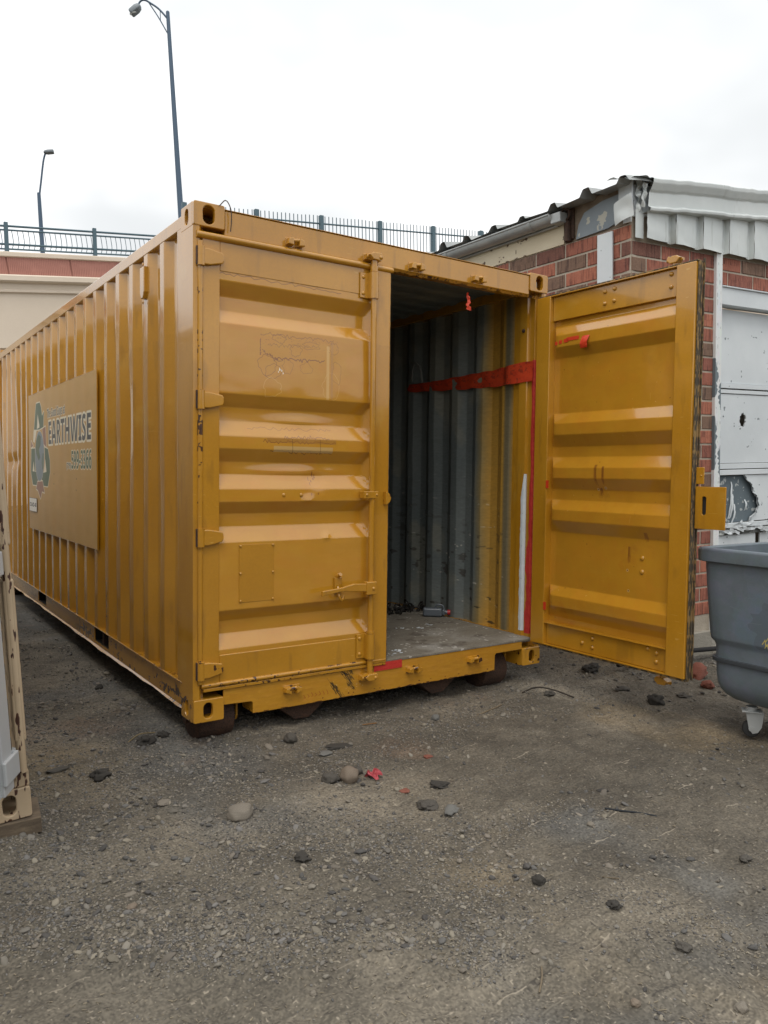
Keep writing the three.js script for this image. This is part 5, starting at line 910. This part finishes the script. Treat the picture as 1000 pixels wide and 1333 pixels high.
// ---------------------------------------------------------------- grey utility bin on casters
{
  const b = thing('utility_bin', 'scuffed blue-grey plastic bin on casters beside the open door', 'bin', [2.42, G0, 1.148]);
  const L = 1.15, Wd = 0.76, dy = -G0;
  const binTex = canvasTex(1024, 1024, (c, w, h) => {         // 1 m by 1 m
    c.fillStyle = css([98, 107, 115]); c.fillRect(0, 0, w, h);
    for (let i = 0; i < 2600; i++) { c.fillStyle = css(mixc([80, 88, 95], [126, 134, 142], rnd()), 0.08); c.beginPath(); c.ellipse(rnd() * w, rnd() * h, 4 + rnd() * 60, 4 + rnd() * 40, rnd() * 3, 0, 7); c.fill(); }
    const patch = (x, y, rx, ry, col, s) => { c.fillStyle = col; c.beginPath(); for (let k = 0; k <= 60; k++) { const t = k / 60 * 6.283, q = 1 + 0.25 * n2(Math.cos(t) * 1.8 + s, Math.sin(t) * 1.8) + 0.09 * n2(Math.cos(t) * 7, Math.sin(t) * 7 + s); c.lineTo(x + rx * q * Math.cos(t), y + ry * q * Math.sin(t)); } c.fill(); };
    for (let q = 0; q < 9; q++) patch(400 + q * 6, 380 + q * 3, 200 - q * 6, 170 - q * 5, css([112, 120, 128], 0.07), 1 + q * 0.1); patch(480, 390, 150, 130, css([84, 92, 100], 0.5), 5); patch(530, 300, 110, 50, css([86, 94, 102], 0.4), 2); patch(330, 560, 60, 40, css([112, 120, 126], 0.3), 9);
    for (let i = 0; i < 220; i++) { c.strokeStyle = css([150, 156, 160], 0.10 + rnd() * 0.25); c.lineWidth = 0.6 + rnd() * 1.2; const x = rnd() * w, y = rnd() * h, a = rnd() * 6; c.beginPath(); c.moveTo(x, y); c.lineTo(x + Math.cos(a) * rnd() * 90, y + Math.sin(a) * rnd() * 40); c.stroke(); }
    c.strokeStyle = css([206, 184, 96]); c.lineWidth = 4; for (const [x, y] of [[392, 470], [412, 452], [404, 490]]) { c.beginPath(); c.moveTo(x, y); c.lineTo(x + 16, y - 26); c.lineTo(x + 20, y + 6); c.lineTo(x + 40, y - 4); c.stroke(); }
  });
  binTex.wrapS = binTex.wrapT = THREE.RepeatWrapping;
  const plastic = P({ map: binTex, roughness: 0.55, clearcoat: 0.15, clearcoatRoughness: 0.5, bumpMap: rep(bumpFine, 3), bumpScale: 0.0015 });
  const N = 96, ring = (y, inset, R = 0.075) => Array.from({ length: N + 1 }, (_, i) => {
    const t = i / N * Math.PI * 2 + 0.01, a = Wd / 2 - inset, c = L / 2 - inset, r = Math.min(R, a * 0.9), cx = Math.sign(Math.cos(t)) * (a - r), cz = Math.sign(Math.sin(t)) * (c - r);
    const e = (v, p) => Math.sign(v) * Math.abs(v) ** p, ux = e(Math.cos(t), 0.55), uz = e(Math.sin(t), 0.55), q = Math.hypot(ux, uz);
    let px = a * Math.cos(t), pz = c * Math.sin(t); const m = Math.max(Math.abs(px) / a, Math.abs(pz) / c); px /= m; pz /= m;         // square, then round its corners
    const ox = Math.abs(px) - (a - r), oz = Math.abs(pz) - (c - r); if (ox > 0 && oz > 0) { const h = Math.hypot(ox, oz), s = r / Math.max(h, 1e-6); if (s < 1 || true) { const f = Math.max(ox, oz) / h; px = Math.sign(px) * (a - r + ox * f); pz = Math.sign(pz) * (c - r + oz * f); } }
    return [Wd / 2 + px, y + dy, L / 2 + pz];
  });
  const loft = (prof) => { const rings = prof.map(([y, i, R]) => ring(y, i, R)); return flatUV(grid(N, rings.length - 1, (i, j) => rings[j][i])); };
  function flatUV(g) { const p = g.attributes.position, n = g.attributes.normal, uv = g.attributes.uv; for (let i = 0; i < p.count; i++) uv.setXY(i, Math.abs(n.getX(i)) > Math.abs(n.getZ(i)) ? p.getZ(i) : p.getX(i) + 0.37, p.getY(i)); return g; }
  mesh('tub', loft([[0.824, 0.028], [0.7, 0.034], [0.5, 0.047], [0.404, 0.054], [0.39, 0.058], [0.372, 0.07], [0.355, 0.075], [0.3, 0.077], [0.2, 0.081], [0.15, 0.086], [0.115, 0.097], [0.085, 0.116], [0.064, 0.142], [0.05, 0.176], [0.044, 0.22], [0.042, 0.375]]), plastic, b);
  mesh('inside_wall', loft([[0.884, 0.044], [0.8, 0.046], [0.5, 0.062], [0.39, 0.074], [0.36, 0.09], [0.2, 0.098], [0.12, 0.13], [0.07, 0.2], [0.06, 0.374]]), plastic, b);
  mesh('rim', loft([[0.826, 0.03], [0.818, 0.02], [0.816, 0.004], [0.82, 0.0], [0.876, -0.002], [0.886, 0.002], [0.89, 0.01], [0.891, 0.03], [0.888, 0.04], [0.88, 0.045]]), plastic, b);
  mesh('band', loft([[0.268, 0.08], [0.268, 0.066], [0.27, 0.064], [0.289, 0.063], [0.291, 0.065], [0.292, 0.079]]), S({ color: 0x3c4146, roughness: 0.6 }), b);
  const zinc = S({ color: 0xb4b7b6, roughness: 0.45, metalness: 0.35 }), tyre = S({ color: 0x2a2a2a, roughness: 0.8 });
  for (const [x, z] of [[0.19, 0.26], [0.57, 0.26], [0.19, 0.89], [0.57, 0.89]]) {
    const k = new THREE.Group(); k.name = numbered('caster'); k.position.set(x, 0, z); k.rotation.y = -0.95; b.add(k);
    const o = [[-0.05, 0.14], [0.04, 0.14], [0.03, 0.06], [0.012, 0.03], [-0.014, 0.022], [-0.034, 0.05]].reverse();
    mesh('fork', [boxUV(plate(o, 0.004, 0.001).translate(0.02, 0, 0.024)), boxUV(plate(o, 0.004, 0.001).translate(0.02, 0, -0.028)), box(-0.05, 0.05, 0.138, 0.146, -0.04, 0.04, 0.002), rod([0, 0.145, 0], [0, 0.166, 0], 0.03), rod([0.0, 0.05, -0.034], [0.0, 0.05, 0.034], 0.008), rod([0.0, 0.05, 0.026], [0.0, 0.05, 0.032], 0.015)], zinc, k);
    mesh('wheel', boxUV(new THREE.LatheGeometry([[0.01, -0.02], [0.038, -0.02], [0.044, -0.014], [0.044, 0.014], [0.038, 0.02], [0.01, 0.02]].map((p) => new THREE.Vector2(...p)), 28).rotateX(Math.PI / 2).translate(0, 0.044, 0)), tyre, k);
  }
}

// ---------------------------------------------------------------- white container at the left edge, standing on a plank, its door half open
{
  const w = thing('shipping_container', 'white shipping container cut by the left edge, with rusty beige corner post', 'shipping container', [-0.845, -0.062, 0.53]);
  w.rotation.z = 0.064;
  const beige = P({ map: rep(tex(1024, (u, v) => { const n = tfbm(tn, u, v, 5, 5), k = smooth(0.665, 0.69, tfbm(tn2, u, v * 0.25, 56, 3) + 0.2 * (tfbm(tn, u, v, 4, 2) - 0.5)); return mixc(mixc([168, 148, 120], [188, 168, 140], n), mixc([78, 44, 28], [52, 32, 26], tn(u * 90, v * 90, 90)), k); }), 1.3), roughness: 0.55, clearcoat: 0.2, clearcoatRoughness: 0.3 });
  const white = P({ map: rep(tex(512, (u, v) => { const n = tfbm(tn, u, v, 4, 5); return mixc([170, 173, 175], [190, 192, 192], n); }), 0.6), roughness: 0.5, clearcoat: 0.4, clearcoatRoughness: 0.2 });
  for (const [x, ox] of [[-0.162, 1], [-CW, -1]]) for (const [z, oz] of [[-0.178, 1], [-CL, -1]]) mesh('corner_casting', casting(x, 0, z, ox, oz), beige, w);
  mesh('corner_post', [box(-0.06, -0.0, 0.118, 0.185, -0.16, -0.004, 0.008), box(-0.042, 0, 0.3, 0.925, -0.16, 0.012, 0.01), box(-0.042, 0, 1.05, 2.47, -0.16, 0.012, 0.01), box(-0.036, -0.01, 0.18, 2.47, -0.16, -0.02, 0.004)], beige, w);
  mesh('corner_post', box(-CW, -CW + 0.1, 0.118, 2.47, -0.16, 0, 0.01), beige, w);
  mesh('hinge_pin', rod([-0.022, 0.18, 0.0], [-0.022, 2.3, 0.0], 0.016), beige, w);
  mesh('header_beam', box(-CW, 0, 2.47, 2.58, -0.12, 0, 0.006), beige, w); mesh('door_sill', box(-CW + 0.17, -0.17, 0.01, 0.15, -0.12, -0.01, 0.006), beige, w);
  mesh('side_wall', grid(wallPts.length - 1, 12, (i, j) => [-0.006 - wallPts[i][1], 0.12 + 2.4 * j / 12, -wallPts[i][0]], (i, j, p) => [p[2], p[1]]), white, w);
  mesh('side_wall', grid(wallPts.length - 1, 4, (i, j) => [-CW + 0.006 + wallPts[i][1], 0.12 + 2.4 * j / 4, -wallPts[i][0]], (i, j, p) => [p[2], p[1]]), white, w);
  mesh('roof_sheet', box(-CW + 0.02, -0.02, 2.55, 2.56, -CL + 0.02, -0.02, 0), white, w); mesh('back_wall', box(-CW + 0.02, -0.02, 0.1, 2.55, -CL + 0.02, -CL + 0.05, 0), white, w); mesh('floor_board', box(-CW + 0.05, -0.05, 0.15, 0.17, -CL + 0.06, -0.13, 0), M.rustSteel, w);
  mesh('bottom_rail', box(-0.03, -0.004, 0.03, 0.16, -5.88, -0.18, 0.003), white, w); mesh('top_rail', box(-0.06, -0.0, 2.49, 2.55, -5.88, -0.18, 0.003), white, w);
  const leaf = (x, ang, dir) => {
    const d = new THREE.Group(); d.name = numbered('cargo_door'); d.position.set(x, 0, 0.03); d.rotation.y = ang; w.add(d);
    const X = (a, b) => (dir < 0 ? [-b, -a] : [a, b]);
    mesh('door_panel', pressed(...X(0.115, 1.08), false, false, []).translate(0, -0.02, -0.012), white, d);
    mesh('door_stile', box(...X(0.03, 0.125), 0.15, 2.4, -0.05, 0, 0.004), white, d); mesh('door_stile', box(...X(1.07, 1.16), 0.15, 2.4, -0.05, 0, 0.004), white, d);
    mesh('door_gasket', box(...X(0.002, 0.028), 0.15, 2.4, -0.045, -0.008, 0.004), M.rubberWorn, d);
    for (const y of [0.235, 0.99, 1.62, 2.3]) mesh('hinge', [box(...X(-0.008, 0.13), y - 0.045, y + 0.045, -0.004, 0.012, 0.006), rod([0, y - 0.05, -0.02], [0, y + 0.05, -0.02], 0.022)], white, d);
    return d;
  };
  leaf(-0.047, 1.08, -1); leaf(-CW + 0.03, 0, 1);
  const pl = mesh('wooden_plank', box(-0.3, 0.06, -0.03, 0.03, -0.12, 0.1, 0.004), S({ map: rep(tex(512, (u, v) => { const g = tfbm(tn, u * 0.2, v, 40, 4), n = tfbm(tn2, u, v, 6, 4); return mixc(mixc([88, 76, 62], [136, 120, 98], g), [60, 52, 44], n * 0.5); }), 2.5), roughness: 0.95, bumpMap: rep(bumpFine, 5), bumpScale: 0.004 }), scene);
  pl.position.set(-0.865, -0.098, 0.45); pl.rotation.set(0, -0.12, 0.05); tag(pl, 'weathered wooden plank under the white container corner', 'plank');
}

// ---------------------------------------------------------------- across the yard, behind the camera: a long low shed that the gloss of the doors mirrors
{
  const s = thing('shed', 'long low grey-brown shed across the yard, mirrored in the paint', 'shed', [0, G0, 17]);
  const clad = S({ map: rep(tex(256, (u, v) => { const n = tfbm(tn, u, v, 6, 4), r = 0.5 + 0.5 * Math.sin(u * Math.PI * 40); return mixc([62, 56, 49], [80, 73, 64], n * 0.7 + r * 0.3); }), 0.25), roughness: 0.9 });
  mesh('wall', box(-30, 34, 0, 3.3, 0, 8, 0), clad, s);
  mesh('roof', boxUV(plate([[-30.4, 3.3], [34.4, 3.3], [34.4, 3.5], [-30.4, 3.5]], 8.8).translate(0, 0, -0.5)), S({ color: 0x5f5a54, roughness: 0.8 }), s);
  for (let k = 0; k < 6; k++) mesh('door', box(-22 + k * 9, -18.5 + k * 9, 0, 2.7, -0.06, 0.02, 0.01), S({ color: 0x454b4e, roughness: 0.6 }), s);
}
renderer.render(scene, camera);
